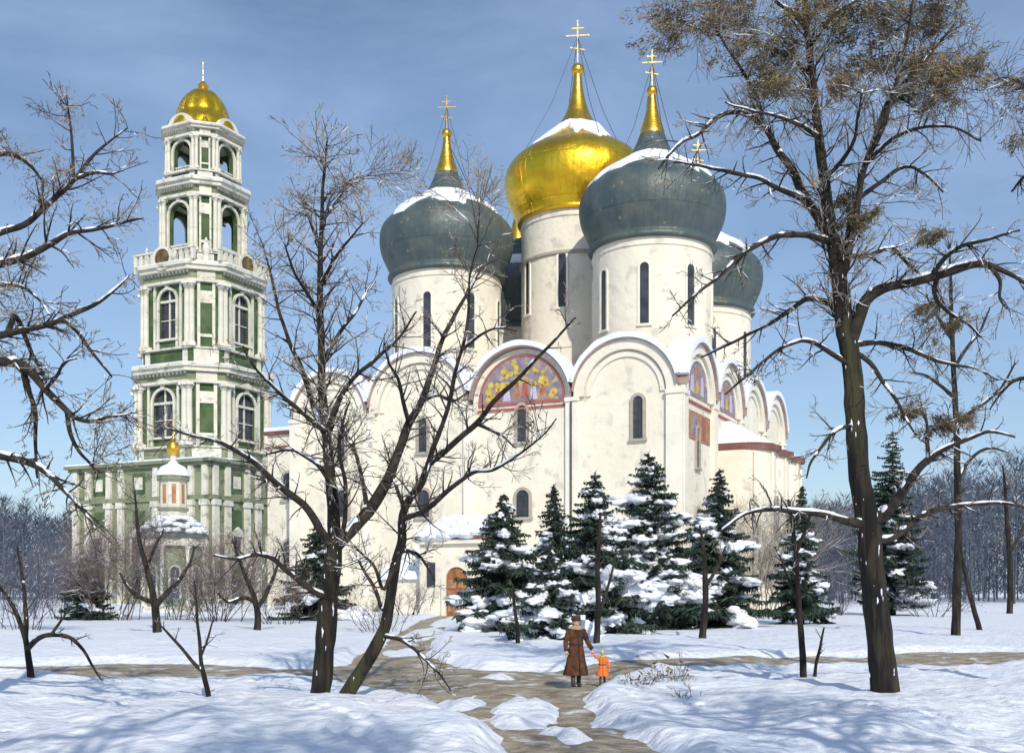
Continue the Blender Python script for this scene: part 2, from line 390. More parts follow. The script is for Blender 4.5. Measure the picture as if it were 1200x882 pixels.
def window(fr, a, z0, z1, w, parent=cath):
    o = MB(); r = w/2
    fr.ring(o, a, z1-r, r, r+.28, .002, .2, 0, 180, 12); fr.box(o, a-r-.28, a-r, z0-.15, z1-r, .002, .2); fr.box(o, a+r, a+r+.28, z0-.15, z1-r, .002, .2); fr.box(o, a-r-.4, a+r+.4, z0-.4, z0-.15, .002, .3)
    f = B(o, 'window', 'reveal', parent)
    p = MB(); fr.box(p, a-r, a+r, z0-.15, z1-r, .002, .05); fr.disc(p, a, z1-r, r, .002, .051, 0, 180, 12); B(p, 'pane', 'glass', f)
    m = MB(); fr.box(m, a-.035, a+.035, z0-.15, z1-.05, .052, .09)
    for q in range(1,5):
        z = z0+(z1-z0)*q/5; fr.box(m, a-r, a+r, z-.03, z+.03, .052, .085)
    B(m, 'muntin', 'iron', f)
def s_of(px): p = px-600; return (19695-100*p)/(1168.7+.438*p)
for px, y0, y1 in ((748,512,464),(612,516,475),(496,528,490),(400,540,505)):
    s = s_of(px); d = 100+.438*s; window(fr_front, s, CH+(HOR-y0)*d/F, CH+(HOR-y1)*d/F, .95)
for px in (748,613,497,402):
    s = s_of(px); d = 100+.438*s; window(fr_front, s, CH+(HOR-604)*d/F, CH+(HOR-574)*d/F, 1.35)
window(fr_east, 5.2, 14, 17.6, .9); window(fr_east, 5.2, 7, 10, 1.2)
# fresco in the second gable from the corner, and on the east side
def mural(fr, c, r, seed, kind):
    rg = random.Random(seed)
    m = MB(); fr.disc(m, c, ZS+.1, r, .01, .05); mo = B(m, 'mural', 'mural')
    g = MB(); br = MB(); pa = MB(); rd = MB()
    if kind == 'big':
        fig = [(-2.3,.35,1.0),(-1.35,.3,1.2),(-.45,.5,1.45),(.5,.45,1.6),(1.5,.3,1.3),(2.4,.3,1.0)]
        for j, (a, z, h) in enumerate(fig):
            tgt = (br, pa, rd)[j%3]
            fr.poly(tgt, [(c+a-.42,ZS+z),(c+a+.42,ZS+z),(c+a+.25,ZS+z+h),(c+a-.22,ZS+z+h*1.02)], .052, .06+j*.002)
            fr.disc(g, c+a, ZS+z+h+.22, .36, .053, .058+j*.001, 0, 359, 16)
            fr.disc(br if tgt is not br else rd, c+a, ZS+z+h+.2, .17, .062, .07, 0, 359, 12)
        for a, z, q in ((-2.6,1.9,.6),(-1.5,2.9,.7),(.2,3.3,.9),(1.7,2.9,.7),(2.8,1.9,.6),(-3.4,.9,.5),(3.4,1.0,.5)):
            for w_ in range(6):
                fr.disc(g, c+a+rg.gauss(0,q*.5), ZS+z+rg.gauss(0,.22), rg.uniform(.16,.34), .053, .064+w_*.003, 0, 359, 9)
            fr.disc(br, c+a, ZS+z-.1, .15, .09, .095, 0, 359, 8)
        fr.ring(rd, c, ZS+.1, r-.22, r, .052, .09)
        fr.box(rd, c-r, c+r, ZS-.15, ZS+.15, .052, .10)
    else:
        fr.poly(g, [(c-.6,ZS+.5),(c+.5,ZS+.6),(c+.3,ZS+1.6),(c-.3,ZS+1.7)], .052, .06)
        fr.poly(pa, [(c-2.4,ZS+.5),(c-1.2,ZS+.5),(c-1.3,ZS+2.2),(c-2.0,ZS+1.9)], .052, .062)
        fr.poly(pa, [(c+1.0,ZS+.5),(c+2.2,ZS+.5),(c+1.9,ZS+2.3),(c+1.2,ZS+2.2)], .052, .062)
        fr.ring(rd, c, ZS+.1, r-.2, r, .052, .09)
        fr.poly(br, [(c-.9,ZS+2.2),(c+.9,ZS+2.2),(c+.4,ZS+3.0),(c-.5,ZS+2.9)], .052, .064)
    for mm, nm, ma in ((g,'gilding','muralgold'),(br,'painted_robe','muralbrown'),(pa,'painted_cloak','muralpale'),(rd,'painted_border','muralred')):
        if mm.v: B(mm, nm, ma, mo)
mural(fr_front, (FS[1]+FS[2])/2, 4.62, 1, 'big')
mural(fr_east, (ES[0]+ES[1])/2, 3.7, 2, 's'); mural(fr_east, (ES[1]+ES[2])/2, 3.7, 3, 's')
m = MB(); fr_east.box(m, 2.6, 9.4, ZS-3.9, ZS-1.3, .002, .10); pn = B(m, 'painted_panel', 'muralbrown')
m = MB(); fr_east.box(m, 3.0, 5.2, ZS-3.6, ZS-1.6, .102, .13); B(m, 'painted_figure', 'mural', pn)
m = MB(); fr_east.box(m, 6.6, 7.8, ZS-3.7, ZS-1.5, .102, .13); B(m, 'painted_figure', 'muralred', pn)
# central roof block
m = MB(); m.box(-CW+5, -5, 5, CD-5, ZS-.02, ZS+2.2); ce = B(m, 'central_roof', 'roof')
m = MB(); m.box(-CW+5.2, -5.2, 5.2, CD-5.2, ZS+2.2, ZS+2.55); B(m, 'snow', 'snowcap', ce)
# down pipe on the facade between the right bays
m = MB(); m.tube([(-10.4,-.62,ZS-.3),(-10.4,-.62,.2)], .09, 8); B(m, 'drainpipe', 'iron')

def cross(mb, z0, h):
    t = .036*h/4
    mb.box(-t, t, -t, t, z0, z0+h)
    mb.box(-h*.26, h*.26, -t*.8, t*.8, z0+h*.66, z0+h*.66+2*t)
    mb.box(-h*.14, h*.14, -t*.8, t*.8, z0+h*.82, z0+h*.82+2*t)
    # slanted foot bar
    a = h*.17; mb.add([(-a,-t,z0+h*.40),(a,-t,z0+h*.33),(a,-t,z0+h*.33+2*t),(-a,-t,z0+h*.40+2*t),(-a,t,z0+h*.40),(a,t,z0+h*.33),(a,t,z0+h*.33+2*t),(-a,t,z0+h*.40+2*t)],
                   [(0,3,2,1),(4,5,6,7),(0,1,5,4),(1,2,6,5),(2,3,7,6),(3,0,4,7)])
def catmull(pr, k=5):
    out = []
    for i in range(len(pr)-1):
        p0 = pr[max(i-1,0)]; p1 = pr[i]; p2 = pr[i+1]; p3 = pr[min(i+2,len(pr)-1)]
        for j in range(k):
            t = j/k
            out.append(tuple(.5*((2*b)+(-a+c)*t+(2*a-5*b+4*c-d)*t*t+(-a+3*b-3*c+d)*t**3) for a,b,c,d in zip(p0,p1,p2,p3)))
    out.append(pr[-1]); return out
def drum(x, y, r, zt, wins, wz, gold, seed):
    rel = Vector((x, y, 0))
    toward = math.atan2(-(0), 1)
    m = MB(); m.lathe([(r,ZS-.2),(r,zt-1.0),(r+.12,zt-.95),(r+.12,zt-.7),(r,zt-.65),(r,zt+.2)], 64, (0,0,0)); d = B(m, 'drum', 'lime', ang=30); d.location = (x,y,0)
    m = MB(); m.lathe([(r+.002,ZS+2.3),(r+.35,ZS+2.3),(r+.35,ZS+2.8),(r+.002,ZS+3.0)], 64, cap=False); B(m, 'base_moulding', 'lime2', d, ang=30)
    if gold:
        m = MB(); m.lathe([(r+.002,zt-5.2),(r+.22,zt-5.1),(r+.22,zt-4.85),(r+.002,zt-4.7)], 64, cap=False); B(m, 'string_course', 'reveal', d, ang=30)
    for k in range(8):
        a = wins+2*PI*k/8
        n = Vector((math.cos(a), math.sin(a), 0)); t = Vector((-math.sin(a), math.cos(a), 0))
        fr = FR(n*(r-.03), t, n); w2 = .44; z0, z1 = wz
        o = MB(); fr.ring(o, 0, z1-w2, w2, w2+.25, -.2, .12, 0, 180, 12); fr.box(o, -w2-.25, -w2, z0, z1-w2, -.2, .12); fr.box(o, w2, w2+.25, z0, z1-w2, -.2, .12); fr.box(o, -w2-.3, w2+.3, z0-.25, z0, -.2, .18)
        f = B(o, 'window', 'lime2', d)
        p = MB(); fr.box(p, -w2, w2, z0, z1-w2, -.3, .035); fr.disc(p, 0, z1-w2, w2, -.3, .036, 0, 180, 12)
        pp = B(p, 'pane', 'glass', d)
    return d
def onion(x, y, prof, spire, ballz, ballr, crossh, gold, snow, seed, lift=0):
    m = MB(); m.lathe(catmull(prof), 72); o = B(m, 'dome', 'gold' if gold else 'dome', ang=50); o.location = (x,y,lift)
    m = MB(); m.lathe(catmull(spire), 24); B(m, 'spire', 'gold2', o, ang=40)
    m = MB(); m.lathe([(.02,ballz-ballr)]+[(ballr*math.sin(PI*i/12), ballz-ballr*math.cos(PI*i/12)) for i in range(1,12)]+[(.02,ballz+ballr)], 20); B(m, 'ball', 'gold2', o, ang=60)
    m = MB(); cross(m, ballz+ballr*.7, crossh); cr = B(m, 'cross', 'gold2', o); cr.rotation_euler = (0,0,R(20))
    m = MB()
    for k in range(4):
        a = PI/4+k*PI/2; zt = ballz+ballr+crossh*.6; rr, zz = prof[len(prof)*2//3]
        m.tube([(0,0,zt),(rr*.5*math.cos(a),rr*.5*math.sin(a),(zt+zz)/2-1.2),(rr*math.cos(a),rr*math.sin(a),zz)], .035, 4)
    B(m, 'chain', 'iron', o)
    # rim where bulb meets drum
    # snow lying on the shoulder: lathe with a ragged lower edge
    cp = catmull(prof, 8); sh = [p for p in cp if snow[0] <= p[1] <= snow[1]]
    vs = []; fs = []; n = 96; m_ = len(sh)
    for k in range(n):
        a = 2*PI*k/n
        q = .5+.9*noise.noise(Vector((math.cos(a)*1.9+seed, math.sin(a)*1.9, seed)))+.35*noise.noise(Vector((math.cos(a)*7, math.sin(a)*7+seed, 0)))
        q = max(.04,min(.9,q*.75))
        for j in range(m_):
            u = j/(m_-1); uu = q*(1-u)+u
            fi = uu*(m_-1); i0 = min(int(fi), m_-2); t = fi-i0
            r_ = sh[i0][0]*(1-t)+sh[i0+1][0]*t; z_ = sh[i0][1]*(1-t)+sh[i0+1][1]*t
            th = .34*math.sin(PI*min(1,max(0,u)))**.5+.012
            if j in (0, m_-1): th = -.03
            vs.append(((r_+th*.45)*math.cos(a), (r_+th*.45)*math.sin(a), z_+th))
    for k in range(n):
        for j in range(m_-1):
            k2 = (k+1)%n; fs.append((k*m_+j, k2*m_+j, k2*m_+j+1, k*m_+j+1))
    m = MB(); m.add(vs, fs); s = B(m, 'snow_cap', 'snowcap', o, ang=80)
    return o
GP = [(5.9,36.9),(6.55,37.0),(6.6,37.4),(6.35,37.7),(6.8,38.7),(7.35,40.0),(7.55,41.5),(7.3,42.8),(6.45,43.8),(5.3,44.7),(4.1,45.4),(3.0,46.2),(2.2,47.2),(1.6,48.4),(1.1,49.7)]
GS = [(1.3,49.2),(1.25,49.6),(.85,50.8),(.52,52.2),(.36,53.3)]
AP = [(6.0,44.2),(6.95,44.3),(7.0,44.7),(7.3,45.4),(8.1,47.0),(8.45,48.7),(8.3,50.1),(7.6,51.3),(6.4,52.3),(5.0,53.2),(3.8,54.1),(2.8,55.0),(2.15,55.9)]
AS = [(2.3,55.6),(2.15,55.95),(1.5,57.0),(1.0,58.4),(.62,60.2),(.45,61.7)]
camdir = lambda x, y: math.atan2(*( (lambda v: (v.y, v.x))(Vector((-(15.15+x*.899+y*.438), -(100-x*.438+y*.899), 0)))))+R(26)
for i, (s, t, off) in enumerate(((7,12.8,7),(31.3,12.8,20),(7.6,31.3,30),(31.3,31.3,10))):
    a = camdir(-s, t)
    lo = 2.4 if i > 1 else 0        # the two rear drums stand lower
    drum(-s, t, 6.1, 37.1-lo, a-R(off), (28.4-lo,34.4-lo), False, i)
    onion(-s, t, GP, GS, 53.75, .58, 3.9, False, (42.9,46.9), 3.1+i*5, -lo)
a = camdir(-19.15, 22)
drum(-19.15, 22, 6.5, 44.4, a-R(15), (33.4,39.4), True, 9)
onion(-19.15, 22, AP, AS, 62.3, .75, 5.2, True, (51.2,55.7), 20.3)
# apses on the east side
for k in range(3):
    t = 15.0+k*5.9; r = 3.2
    poly = [(0.0,t-2.9),(2.2,t-2.9)]+[(2.2+r*.95*math.cos(R(q)), t+2.9*math.sin(R(q))) for q in range(-80,81,10)]+[(2.2,t+2.9),(0.0,t+2.9)]
    m = MB(); m.prism(poly, -.6, 16.2-.0*k); ap = B(m, 'apse', 'lime', ang=30)
    cen = (0,t); grow_ = [((x)*1.07+.02, t+(y-t)*1.0) for x, y in poly]
    m = MB(); m.prism([(x*1.10+.01, t+(y-t)*.995) for x,y in poly], 16.2, 16.75); B(m, 'cornice', 'roof', ap, ang=30)
    m = MB(); m.prism([(x*1.06+.01, t+(y-t)*.99) for x,y in poly], 16.752, 19.2, .12, (0,t)); B(m, 'apse_roof', 'roof', ap, ang=20)
    m = MB(); m.prism([(x*.98+.01, t+(y-t)*.95) for x,y in poly], 16.95, 19.5, .15, (0,t)); B(m, 'snow', 'snowcap', ap, ang=60)
    for q in (-60,-20,20,60):
        m = MB(); cx = 2.2+r*.97*math.cos(R(q)); cy = t+2.95*math.sin(R(q)); m.tube([(cx,cy,-.3),(cx,cy,16.0)], .17, 8); B(m, 'half_column', 'lime2', ap, ang=60)
    window(FR((2.2+r*.955,t,0),(0,1,0),(1,0,0)), 0, 8, 11.5, .7, ap)
# porch with a wooden door
m = MB(); m.box(-23.3,-16.9,-6.6,-.0,-.6,6.6); pc = B(m, 'porch', 'lime')
m = MB(); m.box(-23.7,-16.5,-7.0,-.01,6.602,7.0); B(m, 'cornice', 'lime2', pc)
m = MB(); m.add([(-23.8,-7.1,7.0),(-16.4,-7.1,7.0),(-16.4,0,7.0),(-23.8,0,7.0),(-22.0,0,9.3),(-18.2,0,9.3),(-18.9,-3.4,9.2),(-21.3,-3.4,9.2)],[(0,1,6,7),(1,2,5,6),(3,0,7,4),(7,6,5,4),(0,3,2,1)]); B(m, 'roof', 'roof', pc)
m = MB()
for k in range(110):
    x = random.Random(k).uniform(-23.1,-17.1); y = random.Random(k+99).uniform(-6.6,-1); q = min(1,(7.1+y)/3.6, (23.8+x)/2.0, (-16.4-x)/2.0)
    m.blob((x,y,6.98+2.1*q), 1.15,1.15,.42, random.Random(k), .12, 12, 8)
B(m, 'snow', 'snowcap', pc, sm=True)
fp = FR((0,-6.6,0),(-1,0,0),(0,-1,0))
m = MB(); fp.ring(m, 19.2, 3.3, 1.15, 1.6, .002, .3, 0, 180, 16); fp.box(m, 17.6, 18.05, -.5, 3.3, .002, .3); fp.box(m, 20.35, 20.8, -.5, 3.3, .002, .3); B(m, 'door_surround', 'lime2', pc)
m = MB(); fp.box(m, 18.05, 20.35, -.3, 3.3, .002, .12); fp.disc(m, 19.2, 3.3, 1.15, .002, .121, 0, 180, 16); dr = B(m, 'door', 'wood', pc)
m = MB()
for a0 in (18.25, 19.3):
    for z0 in (.3, 1.5, 2.5): fp.box(m, a0, a0+.85, z0, z0+.75, .122, .16)
B(m, 'door_panel', 'muralbrown', dr)
m = MB(); fp.disc(m, 19.2, 2.0, .38, .162, .2, 0, 359, 16); B(m, 'wreath', 'muralred', dr)
m = MB(); fp.box(m, 21.6, 22.5, 2.6, 4.9, .002, .06); B(m, 'window', 'glass', pc)
# lower side hall of the porch with a pent roof
m = MB(); m.box(-28.8,-23.32,-4.8,-.01,-.6,3.4); ph = B(m, 'side_hall', 'lime')
m = MB(); m.add([(-29.1,-5.2,3.35),(-23.33,-5.2,3.35),(-23.33,-.0,6.0),(-29.1,0,6.0),(-29.1,-5.2,3.65),(-23.33,-5.2,3.65),(-23.33,0,6.4),(-29.1,0,6.4)],[(0,3,2,1),(4,5,6,7),(0,1,5,4),(1,2,6,5),(2,3,7,6),(3,0,4,7)]); B(m, 'snowy_roof', 'snowcap', ph)
# white range behind the left end
annex = empty('side_building', cath.matrix_world @ Vector((0,0,0)), 0, label='pale square building with maroon cornice joined behind the cathedral at left', cat='building')
bpy.context.view_layer.update()
annex.matrix_world = cath.matrix_world.copy()
m = MB(); m.box(-53.5,-43.3,9,24,-.6,20.6); B(m, 'wall', 'lime', annex)
m = MB(); m.box(-53.9,-43.2,8.6,24.4,20.602,21.0); m.box(-53.7,-43.25,8.8,24.2,19.0,19.25); B(m, 'cornice', 'roof', annex)
m = MB(); m.box(-53.8,-43.3,8.7,24.3,21.002,21.45); B(m, 'snow', 'snowcap', annex)
fa = FR((0,9,0),(-1,0,0),(0,-1,0))
for a in (46.5,50.5):
    for z in (5,13): window(fa, a, z, z+3, 1.2, annex)

# ------------------------------------------------------------------ bell tower
TX, TY = at(238,690,185).x, 185
tang = math.atan2(-TY, -TX)            # direction to the camera
tower = empty('bell_tower', (TX,TY,0), tang-R(45)+R(3), label='tall green and white baroque bell tower with gold crown top', cat='bell tower')
def octa(W, b):
    c = b/math.sqrt(2); a = W/math.sqrt(2)+c; h = a/2
    return [(h-c,-h),(h,-h+c),(h,h-c),(h-c,h),(-h+c,h),(-h,h-c),(-h,-h+c),(-h+c,-h)]
def TB(mb, name, m, parent, ang=None):
    o = mb.build(name, m, parent); recalc(o)
    if ang: smooth_by_angle(o, ang)
    return o
col_mesh = {}
def column(parent, x, y, z0, z1, r):
    key = (round(z0,2), round(z1,2), round(r,2))
    if key not in col_mesh:
        m = MB(); m.box(-r*1.5,r*1.5,-r*1.5,r*1.5,0,r*1.2); m.lathe([(r*1.25,r*1.2),(r*1.25,r*1.6),(r,r*1.8),(r*.88,z1-z0-r*2.2),(r*1.1,z1-z0-r*2.0),(r*1.3,z1-z0-r)],14); m.box(-r*1.5,r*1.5,-r*1.5,r*1.5,z1-z0-r,z1-z0)
        o = TB(m, 'column', 'white', parent, 40); col_mesh[key] = o.data
    else:
        o = bpy.data.objects.new('column', col_mesh[key]); COL.objects.link(o); o.parent = parent
    o.location = (x,y,z0)
    o.rotation_euler = (0,0,math.atan2(y,x))
    return o
def arch_panel(mb, fr, a0, a1, z0, z1, ow, zs, n0, n1, zb=None, k=14):
    """wall panel with an arched opening of half width ow springing at zs, sill at zb"""
    ac = (a0+a1)/2; zb = z0 if zb is None else zb
    fr.box(mb, a0, ac-ow, z0, z1, n0, n1); fr.box(mb, ac+ow, a1, z0, z1, n0, n1)
    if zb > z0: fr.box(mb, ac-ow, ac+ow, z0, zb, n0, n1)
    for i in range(k):
        t0 = PI-PI*i/k; t1 = PI-PI*(i+1)/k
        p = [(ac+ow*math.cos(t0), zs+ow*math.sin(t0)), (ac+ow*math.cos(t1), zs+ow*math.sin(t1)), (ac+ow*math.cos(t1), z1), (ac+ow*math.cos(t0), z1)]
        fr.poly(mb, p, n0, n1)
def tier(name, z0, z1, W, b, openf, colr, kind, label=None):
    pts = octa(W, b); hgt = z1-z0
    ph = hgt*.16; ch = hgt*.17                           # pedestal and entablature heights
    core = MB(); core.prism(octa(W+.3,b+.3), z0, z0+ph)
    t = TB(core, name, 'sage' if kind == 'win2' else 'green', tower)
    m = MB(); m.prism(octa(W+1.1,b+1.1), z0+ph, z0+ph+.3); m.prism(octa(W+.9,b+.9), z0+.0, z0+.35); TB(m, 'band', 'white', t)
    m = MB(); m.prism(octa(W+.2,b+.2), z1-ch, z1-ch*.45); TB(m, 'frieze', 'sage', t)
    m = MB(); m.prism(octa(W+1.0,b+1.0), z1-ch-.35, z1-ch+.1); m.prism(octa(W+1.5,b+1.5), z1-ch*.45, z1-ch*.2); m.prism(octa(W+2.1,b+2.1), z1-ch*.2, z1-.02); TB(m, 'cornice', 'white', t)
    m = MB(); m.prism(octa(W+1.9,b+1.9), z1-.015, z1+.16); TB(m, 'snow', 'snowcap', t)
    zb, zt = z0+ph+.3, z1-ch-.35
    h = (W/math.sqrt(2)+b/math.sqrt(2))/2; fw = h-b/math.sqrt(2)
    for k in range(4):
        wl = MB(); trim = MB(); glass = MB(); bars = MB(); bal = MB()
        a = k*PI/2; n = Vector((math.cos(a), math.sin(a), 0)); tt = Vector((-math.sin(a), math.cos(a), 0))
        fr = FR(n*(h-.15), tt, n); ow = fw*openf; zs = zt-ow-hgt*.05
        arch_panel(wl, fr, -fw, fw, zb, zt, ow, zs, -.9, 0, zb+(hgt*.10 if kind != 'open' else .01))
        fr.ring(trim, 0, zs, ow, ow+.42, .0, .28, 0, 180, 16); fr.box(trim, -ow-.42, -ow, zb+.2, zs, 0, .28); fr.box(trim, ow, ow+.42, zb+.2, zs, 0, .28)
        fr.box(trim, -.35, .35, zs+ow+.05, zs+ow+.7, .0, .4)
        if kind != 'open':
            fr.box(glass, -ow, ow, zb+hgt*.1, zs, -.6, -.5); fr.disc(glass, 0, zs, ow, -.6, -.5, 0, 180, 14)
            fr.box(bars, -ow, ow, zs-.25, zs+.15, -.5, -.1); fr.box(bars, -.12, .12, zb+hgt*.1, zs+ow, -.49, -.3); fr.box(bars, -ow-.5, ow+.5, zb+hgt*.1-.35, zb+hgt*.1, -.01, .5)
            for q in (.5,): fr.box(bars, -ow, ow, zb+hgt*.1+(zs-zb-hgt*.1)*q-.07, zb+hgt*.1+(zs-zb-hgt*.1)*q+.07, -.49, -.32)
        else:
            nb = 7
            for q in range(nb): fr.box(bal, -ow+2*ow*(q+.5)/nb-.08, -ow+2*ow*(q+.5)/nb+.08, zb, zb+hgt*.09, -.4, -.2)
            fr.box(bal, -ow, ow, zb+hgt*.09, zb+hgt*.11, -.5, -.1)
        if kind == 'win2':
            fr.poly(trim, [(-ow-.9,zs+ow+.75),(ow+.9,zs+ow+.75),(0,zs+ow+1.9)], 0, .45)
        # pedestal panels
        fr.box(trim, -fw*.55, fw*.55, z0+.6, z0+ph-.25, .16, .30)
        # chamfer pier with a sunk green panel between white columns
        a2 = a+PI/4; n2 = Vector((math.cos(a2), math.sin(a2), 0)); t2 = Vector((-math.sin(a2), math.cos(a2), 0)); fc = FR(n2*(W/2-.15), t2, n2)
        fc.box(wl, -b/2+.1, b/2-.1, zb, zt, -1.1, 0)
        fc.box(trim, -b/2+.12, -b/2+.35, zb, zt, 0, .2); fc.box(trim, b/2-.35, b/2-.12, zb, zt, 0, .2)
        fc.box(trim, -b*.42, b*.42, z0+.5, z0+ph-.1, .16, .5); fc.box(trim, -b*.3, b*.3, z1-ch+.15, z1-ch*.5, .1, .4)
        for s in (-1,1):
            p = fc.p(s*(b/2-.05), 0, .35); column(t, p.x, p.y, zb, zt, colr)
            p = fr.p(s*(fw-colr*1.1-.1), 0, .42); column(t, p.x, p.y, zb, zt, colr)
        for q in range(-6, 7):      # dentils under the cornice
            fr.box(trim, q*fw/6.6-.16, q*fw/6.6+.16, z1-ch*.45-.42, z1-ch*.45-.01, .1, .62)
        for sg in (-1, 1):
            fr.box(trim, sg*(ow+.95)-.22, sg*(ow+.95)+.22, zb, zt-.01, .0, .22)
            fc.box(trim, min(sg*b*.20, sg*b*.30), max(sg*b*.20, sg*b*.30), zb+.01, zt-.02, .0, .26)
            fr.box(trim, sg*fw*.80-.5, sg*fw*.80+.5, z0+.5, z0+ph-.12, .16, .5)
        # lunettes and small blocks between the orders
        fc.box(trim, -b*.26, b*.26, zt-hgt*.20, zt-hgt*.08, .0, .14); fc.box(trim, -b*.30, b*.30, zb+hgt*.10, zb+hgt*.13, .0, .2)
        TB(wl, 'wall', 'green', t); TB(trim, 'moulding', 'white', t, 30)
        if glass.v: TB(glass, 'glazing', 'glass', t); TB(bars, 'glazing_bar', 'white', t)
        if bal.v: TB(bal, 'balustrade', 'white', t)
    m = MB(); m.prism(octa(W-2,b), z0+ph, z0+ph+.25); TB(m, 'floor', 'reveal', t)
    if kind == 'open':
        bz = zt-hgt*.10; 
        bm_ = MB(); r = W*.10; bm_.lathe([(.05,bz),(r*.45,bz-.05),(r*.55,bz-r*.5),(r*.65,bz-r*1.2),(r,bz-r*1.9),(r*1.02,bz-r*2.0),(r*.9,bz-r*2.0)],20); TB(bm_, 'bell', 'bronze', t, 40)
        bm_ = MB(); bm_.box(-W*.42,W*.42,-.15,.15,bz-.02,bz+.3); TB(bm_, 'bell_beam', 'bronze', t)
    return t
# base storey
bt = MB(); bs = 14.3
bt.box(-bs,bs,-bs,bs,-.6,22.0); base = TB(bt, 'base_storey', 'sage', tower)
m = MB(); m.box(-bs-.5,bs+.5,-bs-.5,bs+.5,22.0,22.5); m.box(-bs-1,bs+1,-bs-1,bs+1,22.5,23.0); m.box(-bs-.35,bs+.35,-bs-.35,bs+.35,16.6,17.3); TB(m, 'cornice', 'sage', base)
m = MB(); m.box(-bs-.9,bs+.9,-bs-.9,bs+.9,23.0,23.25); TB(m, 'snow', 'snowcap', base)
for k in range(4):
    a = k*PI/2; n = Vector((math.cos(a), math.sin(a), 0)); tt = Vector((-math.sin(a), math.cos(a), 0)); fr = FR(n*bs, tt, n)
    for s in (-13.4,-10.7,-6.2,-3.6,3.6,6.2,10.7,13.4):
        pz = MB(); fr.box(pz, s-.55, s+.55, 0, 15.69, .002, .5); fr.box(pz, s-.5, s+.5, 17.3, 22.0, .002, .42); fr.box(pz, s-.75, s+.75, 15.7, 16.59, .002, .7)
        TB(pz, 'pilaster', 'white', base)
    for s in (-8.45,0,8.45):
        gr = MB(); fr.box(gr, s-1.3, s+1.3, 17.9, 21.3, .002, .06); TB(gr, 'panel', 'green', base)
        gr = MB(); fr.box(gr, s-1.2, s+1.2, 1, 15.2, .002, .05); TB(gr, 'panel', 'green', base)
        ww = .85 if s else 1.3
        tr = MB(); fr.box(tr, s-ww-.35, s+ww+.35, 10.9, 11.4, .052, .5); fr.box(tr, s-ww-.35, s-ww, 6.5, 10.9, .052, .3); fr.box(tr, s+ww, s+ww+.35, 6.5, 10.9, .052, .3)
        fr.poly(tr, [(s-ww-.5,11.4),(s+ww+.5,11.4),(s,12.5)], .052, .5); TB(tr, 'window_surround', 'white', base)
        g = MB(); fr.box(g, s-ww, s+ww, 6.5, 10.9, .052, .12); TB(g, 'window', 'glass', base)
        g = MB(); fr.box(g, s-ww, s+ww, 2.0, 4.6, .052, .12); TB(g, 'window', 'glass', base)
        tr = MB(); fr.box(tr, s-.8, s+.8, 18.6, 20.6, .062, .2); TB(tr, 'plaque', 'white', base)
t2 = tier('storey', 23.25, 39.6, 20.6, 5.4, .40, .52, 'win2')
t3 = tier('storey', 39.6, 56.6, 18.6, 4.6, .36, .48, 'win')
t4 = tier('belfry_storey', 56.6, 71.6, 13.0, 3.2, .58, .38, 'open')
t5 = tier('belfry_storey', 71.6, 81.0, 11.3, 2.8, .60, .30, 'open')
h3 = (18.6/math.sqrt(2)+4.6/math.sqrt(2))/2
for k in range(4):
    a = k*PI/2; n = Vector((math.cos(a), math.sin(a), 0)); tt = Vector((-math.sin(a), math.cos(a), 0)); fr = FR(n*(h3+.95), tt, n)
    m = MB(); fr.disc(m, 0, 57.5, 1.55, -.3, .2, 0, 359, 24); md = TB(m, 'medallion', 'medal', t3)
    m = MB(); fr.ring(m, 0, 57.5, 1.55, 2.0, -.35, .38, 0, 359, 28); TB(m, 'medallion_frame', 'white', md, 30)
    # parapet with small piers
    for sg in (-1,1):
        m = MB()
        for q in (6,4.8,3.6,2.4): fr.box(m, sg*q-.3, sg*q+.3, 56.78, 58.6, -.5, .0)
        fr.box(m, min(sg*6.4,sg*2), max(sg*6.4,sg*2), 58.6, 58.9, -.6, .1); TB(m, 'parapet', 'white', t3)
    a2 = a+PI/4; n2 = Vector((math.cos(a2), math.sin(a2), 0)); 
    p = n2*(18.6/2-.4)
    m = MB(); m.lathe([(.7,56.78),(.7,57.6),(.4,57.9),(.75,58.8),(.55,59.6),(.2,60.2),(.3,60.5),(.05,61)],14,(p.x,p.y,0)); TB(m, 'urn', 'white', t3, 40)
# gilded crown: lobed cap over little gables
vs = []; fs = []; prof = catmull([(5.3,81.0),(5.45,81.9),(5.1,83.0),(4.3,84.2),(4.05,84.7),(3.95,85.3),(3.4,86.8),(2.5,88.2),(1.5,89.0),(.75,89.3)],4); n = 64
for r, z in prof:
    for k in range(n):
        a = 2*PI*k/n; q = r*(1+.07*abs(math.cos(4*a))); vs.append((q*math.cos(a), q*math.sin(a), z))
for j in range(len(prof)-1):
    for k in range(n): k2 = (k+1)%n; fs.append((j*n+k, j*n+k2, (j+1)*n+k2, (j+1)*n+k))
fs.append(tuple((len(prof)-1)*n+k for k in range(n)))
m = MB(); m.add(vs, fs); cr = TB(m, 'crown_roof', 'gold', tower, 60)
m = MB(); m.lathe([(1.0,89.2),(.8,89.6),(1.0,90.1),(.5,90.5),(.3,90.8)],16); TB(m, 'finial', 'gold2', cr, 40)
m = MB(); cross(m, 90.7, 3.6); c_ = TB(m, 'cross', 'gold2', cr); c_.rotation_euler = (0,0,R(45))
